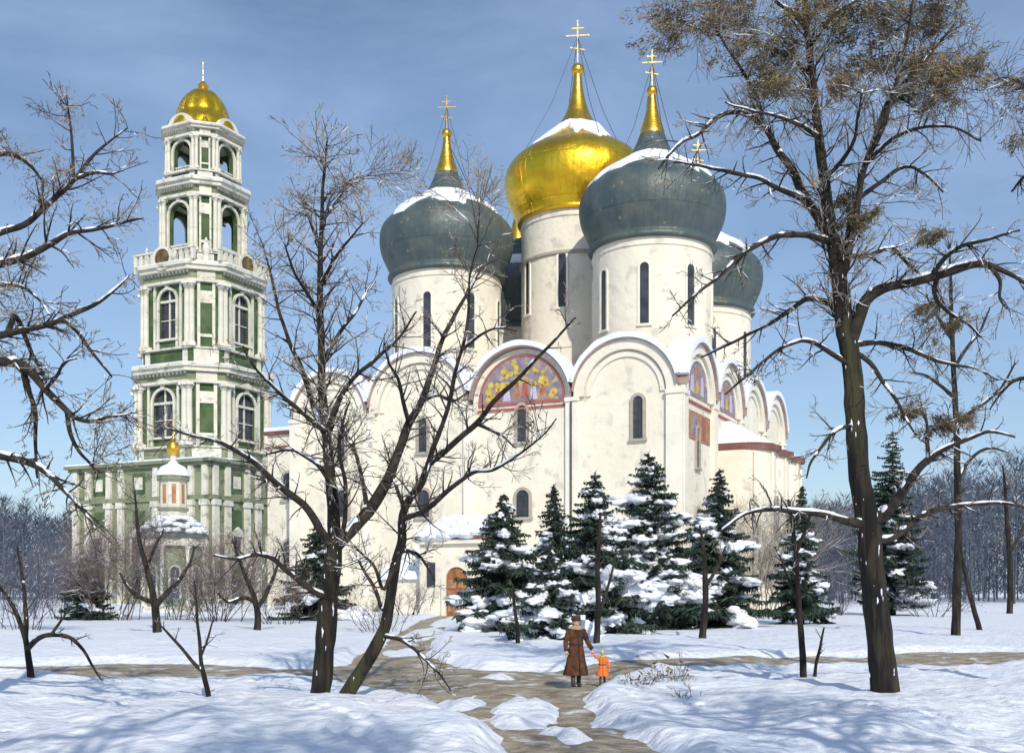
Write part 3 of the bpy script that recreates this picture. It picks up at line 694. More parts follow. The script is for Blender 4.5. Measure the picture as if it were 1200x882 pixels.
for k in range(4):
    a = k*PI/2; n = Vector((math.cos(a), math.sin(a), 0)); tt = Vector((-math.sin(a), math.cos(a), 0)); fr = FR(n*4.9, tt, n)
    m = MB(); fr.ring(m, 0, 80.4, 2.0, 2.8, -.8, .62, 0, 180, 18); g_ = TB(m, 'gable', 'white', cr, 30)
    m = MB(); fr.disc(m, 0, 80.4, 1.99, -.8, .2, 0, 180, 14); TB(m, 'gable_field', 'green', g_)
    a2 = a+PI/4; p = (5.4*math.cos(a2), 5.4*math.sin(a2))
    m = MB(); m.lathe([(.5,80.9),(.75,81.5),(.5,82.2),(.25,82.6),(.35,82.9),(.05,83.3)],12,(p[0],p[1],0)); TB(m, 'gilt_vase', 'gold2', cr, 40)

tower.scale = (1,1,.957)
# ------------------------------------------------------------------ well chapel in front of the tower
cp = at(203,690,112); chap = empty('chapel', (cp.x,cp.y,0), R(20), label='small tiered octagonal chapel with snowy roofs and a tiny gold cupola', cat='chapel')
def ng(n, r, rot=0): return [(r*math.cos(2*PI*k/n+rot), r*math.sin(2*PI*k/n+rot)) for k in range(n)]
k1 = 112/F
Z = lambda y: CH+(HOR-y)*k1
m = MB(); m.prism(ng(8,3.0,PI/8), -.6, Z(640)); lb = TB(m, 'lower_storey', 'sage', chap)
m = MB(); m.prism(ng(8,3.5,PI/8), Z(640), Z(632)); m.prism(ng(8,3.2,PI/8), .0, .7); TB(m, 'cornice', 'white', lb)
for k in range(8):
    a = 2*PI*k/8+PI/8; column(lb, 3.15*math.cos(a), 3.15*math.sin(a), .7, Z(640), .2)
    a = 2*PI*k/8; n = Vector((math.cos(a), math.sin(a), 0)); fr = FR(n*2.775, Vector((-math.sin(a), math.cos(a), 0)), n)
    m = MB(); fr.box(m, -.42, .42, 1.6, 4.2, .003, .06); fr.disc(m, 0, 4.2, .42, .003, .061, 0, 180, 10); wn = TB(m, 'window', 'glass', lb)
    m = MB(); fr.ring(m, 0, 4.2, .42, .62, .003, .16, 0, 180, 10); fr.box(m, -.62, -.42, 1.5, 4.2, .003, .16); fr.box(m, .42, .62, 1.5, 4.2, .003, .16); TB(m, 'frame', 'white', wn)
m = MB(); m.lathe([(3.6,Z(632)),(3.5,Z(627)),(2.6,Z(618)),(1.5,Z(608)),(1.3,Z(604))],8); TB(m, 'lower_roof', 'dome', lb, 20)
rg = random.Random(3); m = MB()
for q in range(80):
    a = rg.uniform(0,2*PI); r = rg.uniform(1.4,3.1); m.blob((r*math.cos(a), r*math.sin(a), Z(606)-(r-1.3)/2.2*(Z(606)-Z(628))+.02), .62,.62,.26, rg, .15, 10, 6)
TB(m, 'snow', 'snowcap', lb, 80)
m = MB(); m.prism(ng(8,1.35,PI/8), Z(606), Z(563)); ub = TB(m, 'upper_storey', 'white', chap)
m = MB(); m.prism(ng(8,1.7,PI/8), Z(563), Z(558)); m.prism(ng(8,1.6,PI/8), Z(598), Z(595)); TB(m, 'cornice', 'sage', ub)
for k in range(8):
    a = 2*PI*k/8; n = Vector((math.cos(a), math.sin(a), 0)); fr = FR(n*1.25, Vector((-math.sin(a), math.cos(a), 0)), n)
    m = MB(); fr.box(m, -.2, .2, Z(590), Z(568), .003, .05); TB(m, 'window', 'muralbrown', ub)
m = MB(); m.lathe([(1.75,Z(558)),(1.7,Z(555)),(1.2,Z(547)),(.5,Z(543)),(.42,Z(541))],16); TB(m, 'upper_roof', 'snowcap', ub, 40)
m = MB(); m.lathe([(.32,Z(543)),(.32,Z(534))],12); TB(m, 'lantern', 'white', ub, 40)
m = MB(); m.lathe(catmull([(.34,Z(534)),(.55,Z(530)),(.66,Z(525)),(.5,Z(519)),(.2,Z(514)),(.08,Z(509)),(.05,Z(505))]),20); TB(m, 'cupola', 'gold2', ub, 60)
m = MB(); cross(m, Z(507), 1.2); TB(m, 'cross', 'gold2', ub)

# ------------------------------------------------------------------ trees
class Tree:
    def __init__(s, seed):
        s.rng = random.Random(seed); s.tr = MB(); s.cr = MB(); s.tw = MB(); s.sn = MB(); s.lf = MB(); s.sites = []; s.pts = []; s.tips = []
    def snowline(s, pts, rad, dens):
        """snow lying along the upper side of a branch, in broken runs"""
        run = []
        def flush():
            if len(run) > 1: 
                rr = [q[1] for q in run]; rr[0] *= .3; rr[-1] *= .3
                s.sn.tube([q[0] for q in run], rr, 5)
            run.clear()
        for i in range(len(pts)-1):
            t = (pts[i+1]-pts[i]); L = t.length
            if L < 1e-6: continue
            hz = math.sqrt(t.x**2+t.y**2)/L
            on = s.rng.random() < dens*(hz**1.3)
            r = rad[i]
            if on:
                if not run: run.append((pts[i]+Vector((0,0,r*.62)), r*.78+.004))
                run.append((pts[i+1]+Vector((0,0,rad[i+1]*.62)), rad[i+1]*.78*s.rng.uniform(.8,1.35)+.004))
            else: flush()
        flush()
    def limb(s, pts, rad, where, n=8, snow=.6, jitter=.03):
        P = catmull([tuple(p)+(r,) for p, r in zip(pts, rad)], 5)
        pp = []; rr = []
        for i, q in enumerate(P):
            v = Vector(q[:3]); r = max(.006, q[3])
            if 0 < i < len(P)-1: v += Vector((noise.noise(v*1.7), noise.noise(v*1.7+Vector((9,0,0))), noise.noise(v*1.7+Vector((0,9,0)))))*jitter
            pp.append(v); rr.append(r*(1+.12*noise.noise(v*3.1)))
        where.tube(pp, rr, n); s.snowline(pp, rr, snow)
        return pp, rr
    def grow(s, p, d, L, r, lvl, maxl, up=.12, dens=1.0, spread=(30,62), snow=.35):
        rng = s.rng; n = max(3, int(L/.14)) if lvl < 3 else 3; n = min(n, 9)
        pts = [p.copy()]; rad = [r]; dd = d.normalized()
        for i in range(n):
            dd = (dd+Vector((rng.gauss(0,.13), rng.gauss(0,.13), rng.gauss(0,.13)+up*.25))).normalized()
            pts.append(pts[-1]+dd*L/n); rad.append(max(.0058, r*(1-.72*(i+1)/n)))
        tgt = s.cr if lvl <= 1 else s.tw
        tgt.tube(pts, rad, 5 if lvl <= 1 else 3)
        if lvl <= 2 or rng.random() < .25: s.snowline(pts, rad, snow)
        s.tips.append(pts[-1])
        if lvl >= maxl: return
        k = max(2, int(L*(2.6,5.0,8.0,10)[min(lvl,3)]*dens+rng.random()))
        for j in range(k):
            t = rng.uniform(.2,1); fi = t*n; i0 = min(int(fi), n-1); q = pts[i0].lerp(pts[i0+1], fi-i0)
            tn = (pts[i0+1]-pts[i0]).normalized()
            ax = tn.orthogonal().normalized(); b = tn.cross(ax); az = rng.uniform(0,2*PI); sp = R(rng.uniform(*spread))
            nd = tn*math.cos(sp)+(ax*math.cos(az)+b*math.sin(az))*math.sin(sp); nd.z += up
            s.grow(q, nd, L*rng.uniform(.32,.6)*(1.15-t*.5), max(.005, rad[i0]*.6), lvl+1, maxl, up, dens, spread, snow)
    def sprout(s, pp, rr, per_m, L, maxl, t0=.1, up=.12, dens=1.0, snow=.35, spread=(35,70)):
        rng = s.rng
        tot = sum((pp[i+1]-pp[i]).length for i in range(len(pp)-1)); k = int(tot*per_m+.5)
        for j in range(k):
            fi = rng.uniform(t0,1)*(len(pp)-1); i0 = min(int(fi), len(pp)-2); q = pp[i0].lerp(pp[i0+1], fi-i0); tn = (pp[i0+1]-pp[i0]).normalized()
            ax = tn.orthogonal().normalized(); b = tn.cross(ax); az = rng.uniform(0,2*PI); sp = R(rng.uniform(*spread))
            nd = tn*math.cos(sp)+(ax*math.cos(az)+b*math.sin(az))*math.sin(sp); nd.z += up
            s.grow(q, nd, L*rng.uniform(.5,1.3), max(.008, min(.022, rr[i0]*.45)), 1, maxl, up, dens, snow=snow)
    def tuft(s, c, size, n, ln=.13, ax=None, wd=.012, mb=None):
        rng = s.rng; mb = mb or s.lf
        for i in range(n):
            v = Vector((rng.gauss(0,1)*size[0], rng.gauss(0,1)*size[1], rng.gauss(0,1)*size[2]))
            d = Vector((rng.gauss(0,1), rng.gauss(0,1), rng.gauss(0,.8)-.2))
            if ax: d += ax*1.5
            d = d.normalized()*ln*rng.uniform(.5,1.4); sd = d.orthogonal().normalized(); sd.rotate(__import__('mathutils').Quaternion(d.normalized(), rng.uniform(0,PI)))
            mb.blade(c+v, d, wd*rng.uniform(.6,1.5), sd)
    def specks(s, pp, rr, n, t1=1.0):
        rng = s.rng
        for _ in range(n):
            i = int(rng.uniform(0, t1)*(len(pp)-2)); q = pp[i].lerp(pp[i+1], rng.random()); a = rng.uniform(PI*.95, PI*1.75); r = rr[i]
            sz = rng.uniform(.06,.22)*r; s.sn.blob((q.x+math.cos(a)*r*.97, q.y+math.sin(a)*r*.97, q.z), sz*.25, sz*.40, sz*rng.uniform(.8,2.6), rng, .8, 7, 6, a)
    def finish(s, name, base, label, cat, group=None, bark='bark', branch='bark2', twig='twig', leaf='leaf'):
        e = empty(name, base, 0, label=label, cat=cat, group=group)
        for mb, nm, ma, sm in ((s.tr,'trunk',bark,1),(s.cr,'branches',branch,1),(s.tw,'twigs',twig,0),(s.lf,'dry_leaves',leaf,0),(s.sn,'snow','snowcap',1)):
            if mb.v:
                mb.v = [(a-base[0], b-base[1], c-base[2]) for a,b,c in mb.v]; mb.build(nm, ma, e, smooth=bool(sm))
        return e

class PxTree(Tree):
    """limbs traced as outlines, each given its own depth behind or before the trunk"""
    def __init__(s, seed, d): Tree.__init__(s, seed); s.d = d; s.nodes = []; s.thick = .80; s.big = False
    def trace(s, pts, tip=0, trunk=False, snow=.6, n=None, attach=True, per=2.2, L=.75, maxl=3, up=.1, dens=1.0, t0=.15, jit=.03, twsnow=.3):
        # depth of the start: that of the nearest traced node
        d0 = s.d
        pts = [tuple(p) for p in pts]
        if s.nodes and attach:
            q = min(s.nodes, key=lambda q: (q[0]-pts[0][0])**2+(q[1]-pts[0][1])**2)
            if math.hypot(q[0]-pts[0][0], q[1]-pts[0][1]) < 45: d0 = q[2]; pts[0] = (q[0], q[1], pts[0][2])
        m = len(pts); W = []; rr = []
        for i, (x, y, r) in enumerate(pts):
            d = d0+tip*(i/(m-1))**1.0
            W.append(at(x, y, d)); rr.append(r*d/F*(s.thick if not (trunk and s.big) else .8))
        pp, rd = s.limb(W, rr, s.tr if trunk else s.cr, n or (12 if trunk else 7), snow, jit)
        for v in pp: s.nodes.append((600+F*v.x/v.y, HOR-(v.z-CH)*F/v.y, v.y))
        if per: s.sprout(pp, rd, per, L, maxl, t0, up, dens, twsnow)
        return pp, rd

# the big dark tree on the right
T = PxTree(11, 23.5); T.big = True
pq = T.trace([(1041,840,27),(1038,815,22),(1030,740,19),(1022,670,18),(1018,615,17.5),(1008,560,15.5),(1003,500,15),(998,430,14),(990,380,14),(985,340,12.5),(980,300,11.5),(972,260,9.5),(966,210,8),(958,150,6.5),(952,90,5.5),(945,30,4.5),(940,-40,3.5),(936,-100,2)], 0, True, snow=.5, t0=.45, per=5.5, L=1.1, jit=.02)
T.specks(*pq, 55, .8)
R_ = [ # (points with half widths in photo pixels, depth of the tip)
 ([(990,405,9),(1006,375,9.5),(1016,352,9),(1035,338,8),(1062,332,7.5),(1100,323,7),(1128,312,6.5),(1150,309,6),(1172,316,4),(1200,332,2.5),(1225,345,1.5)], -2.0),
 ([(983,330,8),(992,300,7.5),(1000,245,6),(1010,205,5),(1025,160,4.5),(1040,120,4),(1062,95,3.2),(1092,62,2.5),(1120,25,1.5)], 1.5),
 ([(990,320,6),(1001,270,5),(1012,200,4),(1030,160,3.5),(1050,100,3),(1062,50,2.2),(1070,0,1.5)], -1.5),
 ([(978,296,8),(960,258,7.5),(942,228,7),(925,195,6),(908,170,5),(896,145,4),(885,110,3),(868,80,2.5),(845,45,2),(825,15,1.4)], 1.8),
 ([(900,152,4.5),(882,138,4),(860,131,3.6),(838,140,3),(818,158,2.7),(800,165,2.4),(782,185,2),(772,198,1.4)], -1.2),
 ([(938,240,5),(915,222,4),(890,210,3.3),(855,202,2.8),(820,194,2.2),(790,190,1.6)], -2.5),
 ([(972,285,5.5),(950,276,4.5),(915,276,4),(885,288,3.6),(865,302,3.2),(845,322,2.6),(815,345,2),(788,370,1.4)], -2),
 ([(984,362,5),(962,352,4.5),(945,350,4.2),(928,362,3.5),(905,378,3),(880,390,2.4),(850,405,2),(822,418,1.3)], 2.2),
 ([(990,428,4),(970,412,3.6),(948,400,3.3),(925,404,2.8),(900,418,2.4),(876,440,2),(850,462,1.3)], -2.5),
 ([(996,402,4.5),(1025,402,3.8),(1055,406,3.4),(1080,415,3),(1110,426,2.4),(1145,432,1.6),(1170,445,1)], 2),
 ([(1000,412,4),(1020,425,3.4),(1035,448,3),(1052,470,2.5),(1062,490,2),(1075,510,1.3)], -1),
 ([(1020,618,10),(1036,604,8),(1055,580,7),(1072,555,6),(1088,538,5),(1110,524,4),(1140,512,3),(1162,506,2.5),(1190,512,1.5)], -1.5),
 ([(1010,614,8),(990,610,6),(965,603,5),(930,599,4.3),(900,597,3.8),(878,600,3),(860,610,2.4),(845,622,1.6)], -2.5),
 ([(1022,640,6),(1050,628,5),(1072,610,4.5),(1090,600,4),(1112,593,3.5),(1140,591,3),(1172,589,2.4),(1200,594,1.6)], 1.8),
 ([(1088,538,4),(1086,522,3.3),(1087,503,2.4),(1084,485,1.6)], .3),
 ([(1003,498,4),(985,502,3),(965,520,2.5),(952,540,2),(945,560,1.2)], -1.2),
 ([(968,215,4),(985,190,3.2),(1000,165,2.6),(1005,140,2),(1010,110,1.3)], -2),
 ([(960,160,4),(935,145,3),(905,135,2.4),(880,130,1.8),(850,120,1.2)], -3),
 ([(952,95,4),(930,70,3),(900,55,2.5),(870,48,2),(835,40,1.6),(795,25,1.2)], 2.4),
 ([(948,50,3.5),(975,20,3),(1005,0,2.4),(1030,-25,1.6)], 2),
 ([(945,30,3.5),(915,5,2.8),(885,-15,2),(850,-30,1.4)], -1.5),
 ([(1000,240,4),(1030,215,3.2),(1060,195,2.7),(1085,205,2),(1105,225,1.4)], 2),
 ([(1016,190,3.6),(1045,165,3),(1080,150,2.5),(1115,150,2),(1150,165,1.3)], -2),
 ([(1040,120,3.3),(1070,105,2.8),(1100,90,2.4),(1135,85,1.8),(1155,100,1.2)], 2.5),
 ([(985,300,5),(1015,300,4),(1045,292,3.2),(1065,310,2.6),(1085,330,1.8)], 2.4),
 ([(1100,323,4),(1095,345,3.2),(1110,365,2.6),(1135,380,1.9),(1150,395,1.2)], .8),
 ([(1160,310,3.5),(1172,330,2.8),(1172,350,2),(1180,362,1.2)], -.5),
 ([(1095,324,4),(1110,300,3.5),(1130,288,3),(1160,280,2.4),(1195,270,1.6)], -1.6)]
for pts, tip in R_: T.trace(pts, tip, per=4.4, L=.62, maxl=3, up=.02, dens=1.15, twsnow=.45, snow=.9)
LEAF = [(800,15,.62,.16),(850,22,.6,.2),(875,60,.55,.15),(905,98,.35,.13),(930,20,.4,.2),(985,30,.45,.22),(1010,8,.6,.18),(1050,20,.5,.2),(1075,75,.5,.22),(1110,85,.5,.2),(1105,110,.3,.14),(1045,60,.4,.2),(1085,20,.4,.2),(905,60,.35,.12),(985,100,.45,.1),(1000,78,.4,.12),(1135,70,.3,.1),(900,90,.3,.12),(1060,110,.4,.1),
        (780,45,.45,.08),(1120,380,.22,.1),(1090,360,.25,.08),(1000,262,.2,.1),(1020,250,.3,.07),(1100,500,.25,.12),(1120,490,.3,.1),(1060,480,.2,.1),(1085,278,.3,.05),(960,-10,.5,.2),(1100,-5,.5,.15),(860,-5,.5,.15),(985,235,.3,.12)]
for (x, y, a, b) in LEAF:
    c = at(x, y, 23.5+T.rng.uniform(-1.6,1.6)); ax = Vector((T.rng.choice([-1,1])*.8, 0, -.45))
    # supporting twigs run to the clump from the nearest limb
    q = min(T.nodes, key=lambda q: (q[0]-x)**2+(q[1]-y)**2); p0 = at(q[0], q[1], q[2])
    for k in range(2):
        e = c+Vector((T.rng.gauss(0,a*.8), T.rng.gauss(0,.4), T.rng.gauss(0,b*.8)))
        T.grow(p0, e-p0+Vector((0,0,.1)), (e-p0).length*1.05, .014, 1, 3, -.04)
    sub = [Vector((T.rng.gauss(0,a*.62), T.rng.gauss(0,.35), T.rng.gauss(0,b*.8))) for _ in range(int(16+120*a*b))]
    for v in sub: v.z -= abs(v.x)*.25; T.tuft(c+v, (a*.17,.14,b*.32), 30, .13, ax, .026)
T.finish('bare_tree', onground(1040,822), 'tallest bare tree, thick dark trunk and snow streaked limbs at right', 'tree', leaf='leaf')

# the forked tree at left of centre
T = PxTree(23, 23.1)
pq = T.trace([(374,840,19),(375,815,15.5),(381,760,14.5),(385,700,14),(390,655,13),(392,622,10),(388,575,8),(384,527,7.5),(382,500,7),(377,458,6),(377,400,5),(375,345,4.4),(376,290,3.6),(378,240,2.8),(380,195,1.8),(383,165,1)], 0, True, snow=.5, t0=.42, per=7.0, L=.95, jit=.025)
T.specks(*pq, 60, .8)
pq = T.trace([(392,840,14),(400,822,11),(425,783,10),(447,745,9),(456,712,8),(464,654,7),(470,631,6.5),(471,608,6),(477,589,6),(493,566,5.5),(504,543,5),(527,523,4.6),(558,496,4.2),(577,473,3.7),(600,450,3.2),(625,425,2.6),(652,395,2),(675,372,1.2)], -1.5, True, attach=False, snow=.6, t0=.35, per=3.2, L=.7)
T.specks(*pq, 50, .8)
L_ = [
 ([(394,645,10),(410,624,9.5),(431,600,9),(454,562,8),(470,519,6.6),(479,496,6),(493,473,5.2),(504,442,4.4),(516,404,3.7),(533,370,3),(550,340,2.2),(566,310,1.3)], 1.6),
 ([(495,562,4.6),(503,540,4.4),(510,519,4),(524,481,3.5),(531,446,3),(543,404,2.6),(549,360,2.1),(552,318,1.5),(560,285,1)], -2.5),
 ([(474,610,4.5),(488,602,4.2),(504,593,4),(531,570,3.5),(554,554,3),(577,550,2.6),(600,538,2.2),(630,515,1.6),(652,490,1)], -3),
 ([(383,510,5),(375,496,4.8),(362,458,4.2),(350,423,3.6),(342,408,3.2),(330,372,2.6),(318,325,2),(308,285,1.2)], 1.8),
 ([(384,505,5),(388,490,4.5),(400,465,4),(416,442,3.4),(443,419,2.8),(470,392,2),(488,365,1.2)], -1.6),
 ([(390,640,7),(376,620,6),(358,593,5.5),(335,575,5),(318,560,4.6),(300,543,4),(278,528,3.4),(255,517,2.8),(225,510,2.2),(190,500,1.3)], -2.6),
 ([(382,705,5),(369,693,4.5),(338,670,4),(319,654,3.5),(300,649,3),(275,655,2.2),(250,650,1.3)], -2),
 ([(381,505,4),(369,496,3.8),(338,469,3.2),(321,454,2.7),(298,430,2),(285,405,1.2)], -1.8),
 ([(378,420,3.5),(395,395,3),(412,372,2.5),(425,350,1.9),(440,330,1.2)], 2),
 ([(376,370,3),(360,345,2.6),(345,318,2.1),(335,290,1.3)], -1.5),
 ([(376,330,3),(392,302,2.4),(410,280,1.9),(425,262,1.2)], -1.4),
 ([(377,285,2.6),(362,258,2),(352,232,1.3)], 1),
 ([(378,262,2.6),(395,236,2),(408,212,1.3)], 1.2),
 ([(386,560,4),(372,545,3.4),(350,530,2.8),(335,528,2.2),(312,532,1.3)], 2),
 ([(393,655,4),(404,610,3.6),(405,570,3),(398,530,2.6),(400,500,2),(410,470,1.2)], -2),
 ([(431,600,4),(425,565,3.3),(418,535,2.8),(405,510,2.2),(400,490,1.2)], 2.4),
 ([(464,656,3.5),(450,690,3),(440,665,2.4),(425,650,1.8),(415,640,1.2)], -.8),
 ([(466,650,3.6),(475,645,3),(490,650,2.6),(502,665,1.8),(510,680,1)], .8),
 ([(456,715,3.6),(447,712,3),(440,690,2.6),(425,665,2),(417,650,1.2)], 1),
 ([(474,600,3.4),(468,580,3),(462,565,2.4),(455,550,1.6)], 1.2),
 ([(495,475,3),(512,462,2.6),(530,470,2),(548,460,1.2)], 1.2),
 ([(480,494,3.4),(472,470,3),(466,445,2.4),(455,425,1.8),(450,400,1)], -1.5),
 ([(560,494,3),(578,505,2.4),(592,512,1.8),(605,525,1)], .8),
 ([(540,415,2.6),(560,395,2.1),(582,385,1.6),(605,388,1)], -1),
 ([(448,742,4),(470,750,3),(495,768,2.3),(515,790,1.6),(528,808,1)], -1.6)]
for pts, tip in L_: T.trace(pts, tip, per=5.0, L=.68, maxl=3, up=.05, dens=1.1, twsnow=.4, snow=.85)
for (x, y, a, b, n) in ((380,190,.35,.35,160),(405,215,.3,.2,130),(360,230,.3,.25,130),(425,225,.2,.2,70),(480,190,.25,.25,70),(345,275,.3,.2,90),(560,205,.2,.3,60),(420,250,.3,.2,90),(330,350,.3,.3,70),(310,300,.25,.25,60)):
    q = min(T.nodes, key=lambda q: (q[0]-x)**2+(q[1]-y)**2); p0 = at(q[0], q[1], q[2]); c = at(x, y, q[2]+T.rng.uniform(-.6,.6))
    for k in range(5):
        e = c+Vector((T.rng.gauss(0,a*.6), T.rng.gauss(0,.3), T.rng.gauss(0,b*.6))); T.grow(p0, e-p0, (e-p0).length*1.1, .010, 1, 3, .05)
    T.tuft(c, (a*.8,.3,b*.8), n*2, .10, None, .016)
T.finish('bare_tree', onground(385,825), 'leafless forked tree with two leaning stems left of the path', 'tree', twig='twig', leaf='leafpale')

# tree rooted outside the left edge whose boughs reach in
T = PxTree(31, 18.0)
T.trace([(-150,905,34),(-148,870,28),(-140,760,24),(-130,640,22),(-122,520,20),(-118,420,17),(-112,330,14),(-105,240,11),(-98,150,8),(-90,60,5),(-85,-20,2)], 0, True, snow=.4, t0=.5, per=.8, L=.8)
E_ = [
 ([(-115,360,9),(-70,320,7),(-30,288,6),(0,273,5),(33,260,4.5),(65,230,3.8),(87,211,3.3),(109,183,2.4),(130,165,1.5),(150,150,1)], .8),
 ([(-112,330,9),(-60,318,8),(-25,313,6),(0,309,6),(33,300,5),(60,287,4.4),(82,273,3.8),(109,268,3),(140,262,2.2),(168,256,1.2)], -.8),
 ([(-120,440,10),(-70,410,8),(-30,398,6.5),(0,393,5.5),(38,385,4.8),(71,374,4),(109,358,3),(142,333,1.8),(150,322,1)], 1),
 ([(76,377,3.5),(90,390,3),(103,407,2.6),(118,425,2),(131,442,1.3)], .4),
 ([(-120,470,11),(-70,435,9),(-30,424,8),(0,423,7.5),(27,428,7),(54,456,5.6),(76,480,4.6),(92,490,3.6),(109,494,3),(130,488,2.2),(155,483,1.3)], -1),
 ([(76,480,4),(82,505,3.2),(95,530,2.6),(108,545,1.8),(115,560,1)], .4),
 ([(27,428,5),(35,460,4),(42,485,3.4),(43,520,2.6),(44,560,1.6)], 1),
 ([(-118,560,9),(-60,535,8),(-20,531,7),(0,534,6.5),(33,543,5.4),(60,559,4.4),(80,578,3.2),(100,600,2.2),(112,620,1.2)], -1.4),
 ([(0,360,4.5),(18,372,4),(30,395,3.5),(40,420,3),(52,445,2),(60,460,1.2)], 1.4),
 ([(87,211,2.6),(86,190,2.4),(84,165,2),(82,140,1.6),(78,112,1)], .2),
 ([(87,211,3),(110,203,2.6),(130,205,1.8),(145,200,1)], -.3),
 ([(-100,230,7),(-60,200,5.5),(-25,185,4.5),(10,180,3.6),(35,195,2.6),(50,215,1.4)], 1.2),
 ([(-115,400,6),(-60,350,5),(-20,335,4),(20,335,3),(45,350,2),(60,370,1.2)], -1.8),
 ([(54,456,3.4),(66,440,2.6),(75,425,2),(90,420,1.2)], -.8)]
for pts, tip in E_: T.trace(pts, tip, per=5.0, L=.58, maxl=3, up=.03, dens=1.15, twsnow=.3, snow=.8, t0=.3)
for (x, y, a, b, n, pale) in ((80,130,.12,.3,160,1),(15,180,.25,.12,200,0),(20,300,.25,.15,180,0),(10,335,.25,.2,200,0),(75,205,.18,.12,150,0),(130,250,.3,.15,110,1),(10,370,.2,.2,120,0),(45,230,.25,.2,90,1),(5,415,.2,.12,80,0),(120,500,.3,.2,130,1),(135,525,.25,.25,130,1),(150,505,.15,.2,80,1)):
    q = min(T.nodes, key=lambda q: (q[0]-x)**2+(q[1]-y)**2); p0 = at(q[0], q[1], q[2]); c = at(x, y, q[2]+T.rng.uniform(-.4,.4))
    for k in range(5):
        e = c+Vector((T.rng.gauss(0,a*.6), T.rng.gauss(0,.2), T.rng.gauss(0,b*.6))); T.grow(p0, e-p0, (e-p0).length*1.1, .009, 1, 3, .03)
    T.tuft(c, (a*.7,.25,b*.7), int(n*1.8), .09, None, .014)
T.finish('bare_tree', (at(-150,690,18).x,18,0), 'bare tree rooted outside the left edge, dark boughs reaching in', 'tree', leaf='twigpale')

# two bare trees to the side of the viewer, they throw the blue shade on the near snow
for sd_, (bx, by), lab in ((301, (8.0,1.0), 'bare tree standing close by on the viewer\'s right, out of the frame'), (303, (-2.5,-6.0), 'bare tree standing behind the viewer on the left, out of the frame'), (307, (4.0,-8.0), 'bare tree standing behind the viewer, out of the frame')):
    T = Tree(sd_); b0 = Vector((bx,by,-.3)); top = b0+Vector((T.rng.gauss(0,.6),T.rng.gauss(0,.6),18 if by < 0 else 15))
    pp, rr = T.limb([b0, b0.lerp(top,.3), b0.lerp(top,.6)+Vector((.3,0,0)), top], [.30,.22,.14,.03], T.tr, 10, .2, .1)
    for k in range(22):
        fi = T.rng.uniform(.38,.98)*(len(pp)-2); q = pp[int(fi)]; a = k*2.4; T.grow(q, Vector((math.cos(a), math.sin(a), T.rng.uniform(.3,.9))), T.rng.uniform(2.6,4.8), .09, 1, 2, .05, .9)
    for q in T.tips: T.tuft(q, (.2,.2,.2), 7, .32, None, .09)
    T.finish('bare_tree', (bx,by,0), lab, 'tree')

# tree outside the right edge, only leafy tips show
T = PxTree(37, 25.0)
T.trace([(1335,850,26),(1330,760,20),(1325,620,17),(1318,480,14),(1312,340,11),(1305,200,8),(1298,80,5),(1290,-20,2)], 0, True, snow=.4, t0=.4, per=.8, L=.8)
for pts, tip in (([(1308,260,7),(1270,190,5),(1235,140,4),(1205,105,3),(1180,92,2),(1165,95,1)], -1), ([(1312,330,7),(1270,270,5),(1230,230,4),(1205,205,2.6),(1185,225,1.3)], 1), ([(1318,500,7),(1280,455,5),(1240,445,4),(1195,443,3),(1175,460,2),(1160,480,1)], 1.2)):
    T.trace(pts, tip, per=3, L=.5, maxl=3, up=-.02, t0=.3)
for (x, y, a, b) in ((1188,95,.22,.08),(1192,165,.15,.12),(1200,120,.3,.15),(1240,120,.4,.2)):
    q = min(T.nodes, key=lambda q: (q[0]-x)**2+(q[1]-y)**2); p0 = at(q[0], q[1], q[2]); c = at(x, y, q[2])
    for k in range(6):
        e = c+Vector((T.rng.gauss(0,a*.6), T.rng.gauss(0,.2), T.rng.gauss(0,b*.6))); T.tw.tube([p0, p0.lerp(e,.5), e], [.011,.009,.005], 3)
    T.tuft(c, (a,.3,b), 330, .12, Vector((-.6,0,-.4)), .024)
T.finish('bare_tree', (at(1335,690,25).x,25,0), 'tree beyond the right edge with only its drooping brown tips in view', 'tree')

def simple_tree(seed, px, py, limbs, label, name='bare_tree', per=2.5, L=.6, maxl=3, snow=.5, d=None, up=.1, twig='twig', **kw):
    d = d or F*CH/(py-HOR); t = PxTree(seed, d)
    for i, (pts, tip) in enumerate(limbs): t.trace(pts, tip, i == 0, per=per, L=L, maxl=maxl, snow=snow, up=up, t0=.25 if i else .5)
    b = at(px, py, d); b.z = 0
    return t.finish(name, b, label, 'tree' if 'tree' in name else 'sapling', twig=twig, **kw)
simple_tree(41, 247, 825, [([(247,838,4.5),(246,822,4),(240,795,3.6),(236,770,3.1),(232,740,2.4),(230,710,1.8),(228,680,1)], 0), ([(238,785,3),(222,770,2.8),(208,755,2.3),(196,742,1.8),(185,730,1)], -.5), ([(236,768,2),(244,745,1.6),(250,725,1)], .4)],
            'thin Y shaped sapling standing in the snow left of the forked tree', 'sapling', per=2.0, L=.35, maxl=2)
simple_tree(43, 37, 802, [([(38,812,6),(37,800,5.4),(34,775,4.6),(30,750,4),(22,725,3.4),(8,700,2.6),(-6,680,2),(-18,655,1.2)], 0), ([(34,762,4.5),(45,748,4),(60,743,3.6),(82,747,3),(96,760,2.4),(108,780,1.8),(120,797,1)], -.8), ([(31,752,3.6),(31,725,3.2),(29,700,2.8),(26,670,2.2),(20,640,1.3)], .6), ([(60,743,2.4),(70,730,2),(80,715,1)], .3)],
            'small crooked tree at far left with one branch arching to the snow', per=2.6, L=.45)
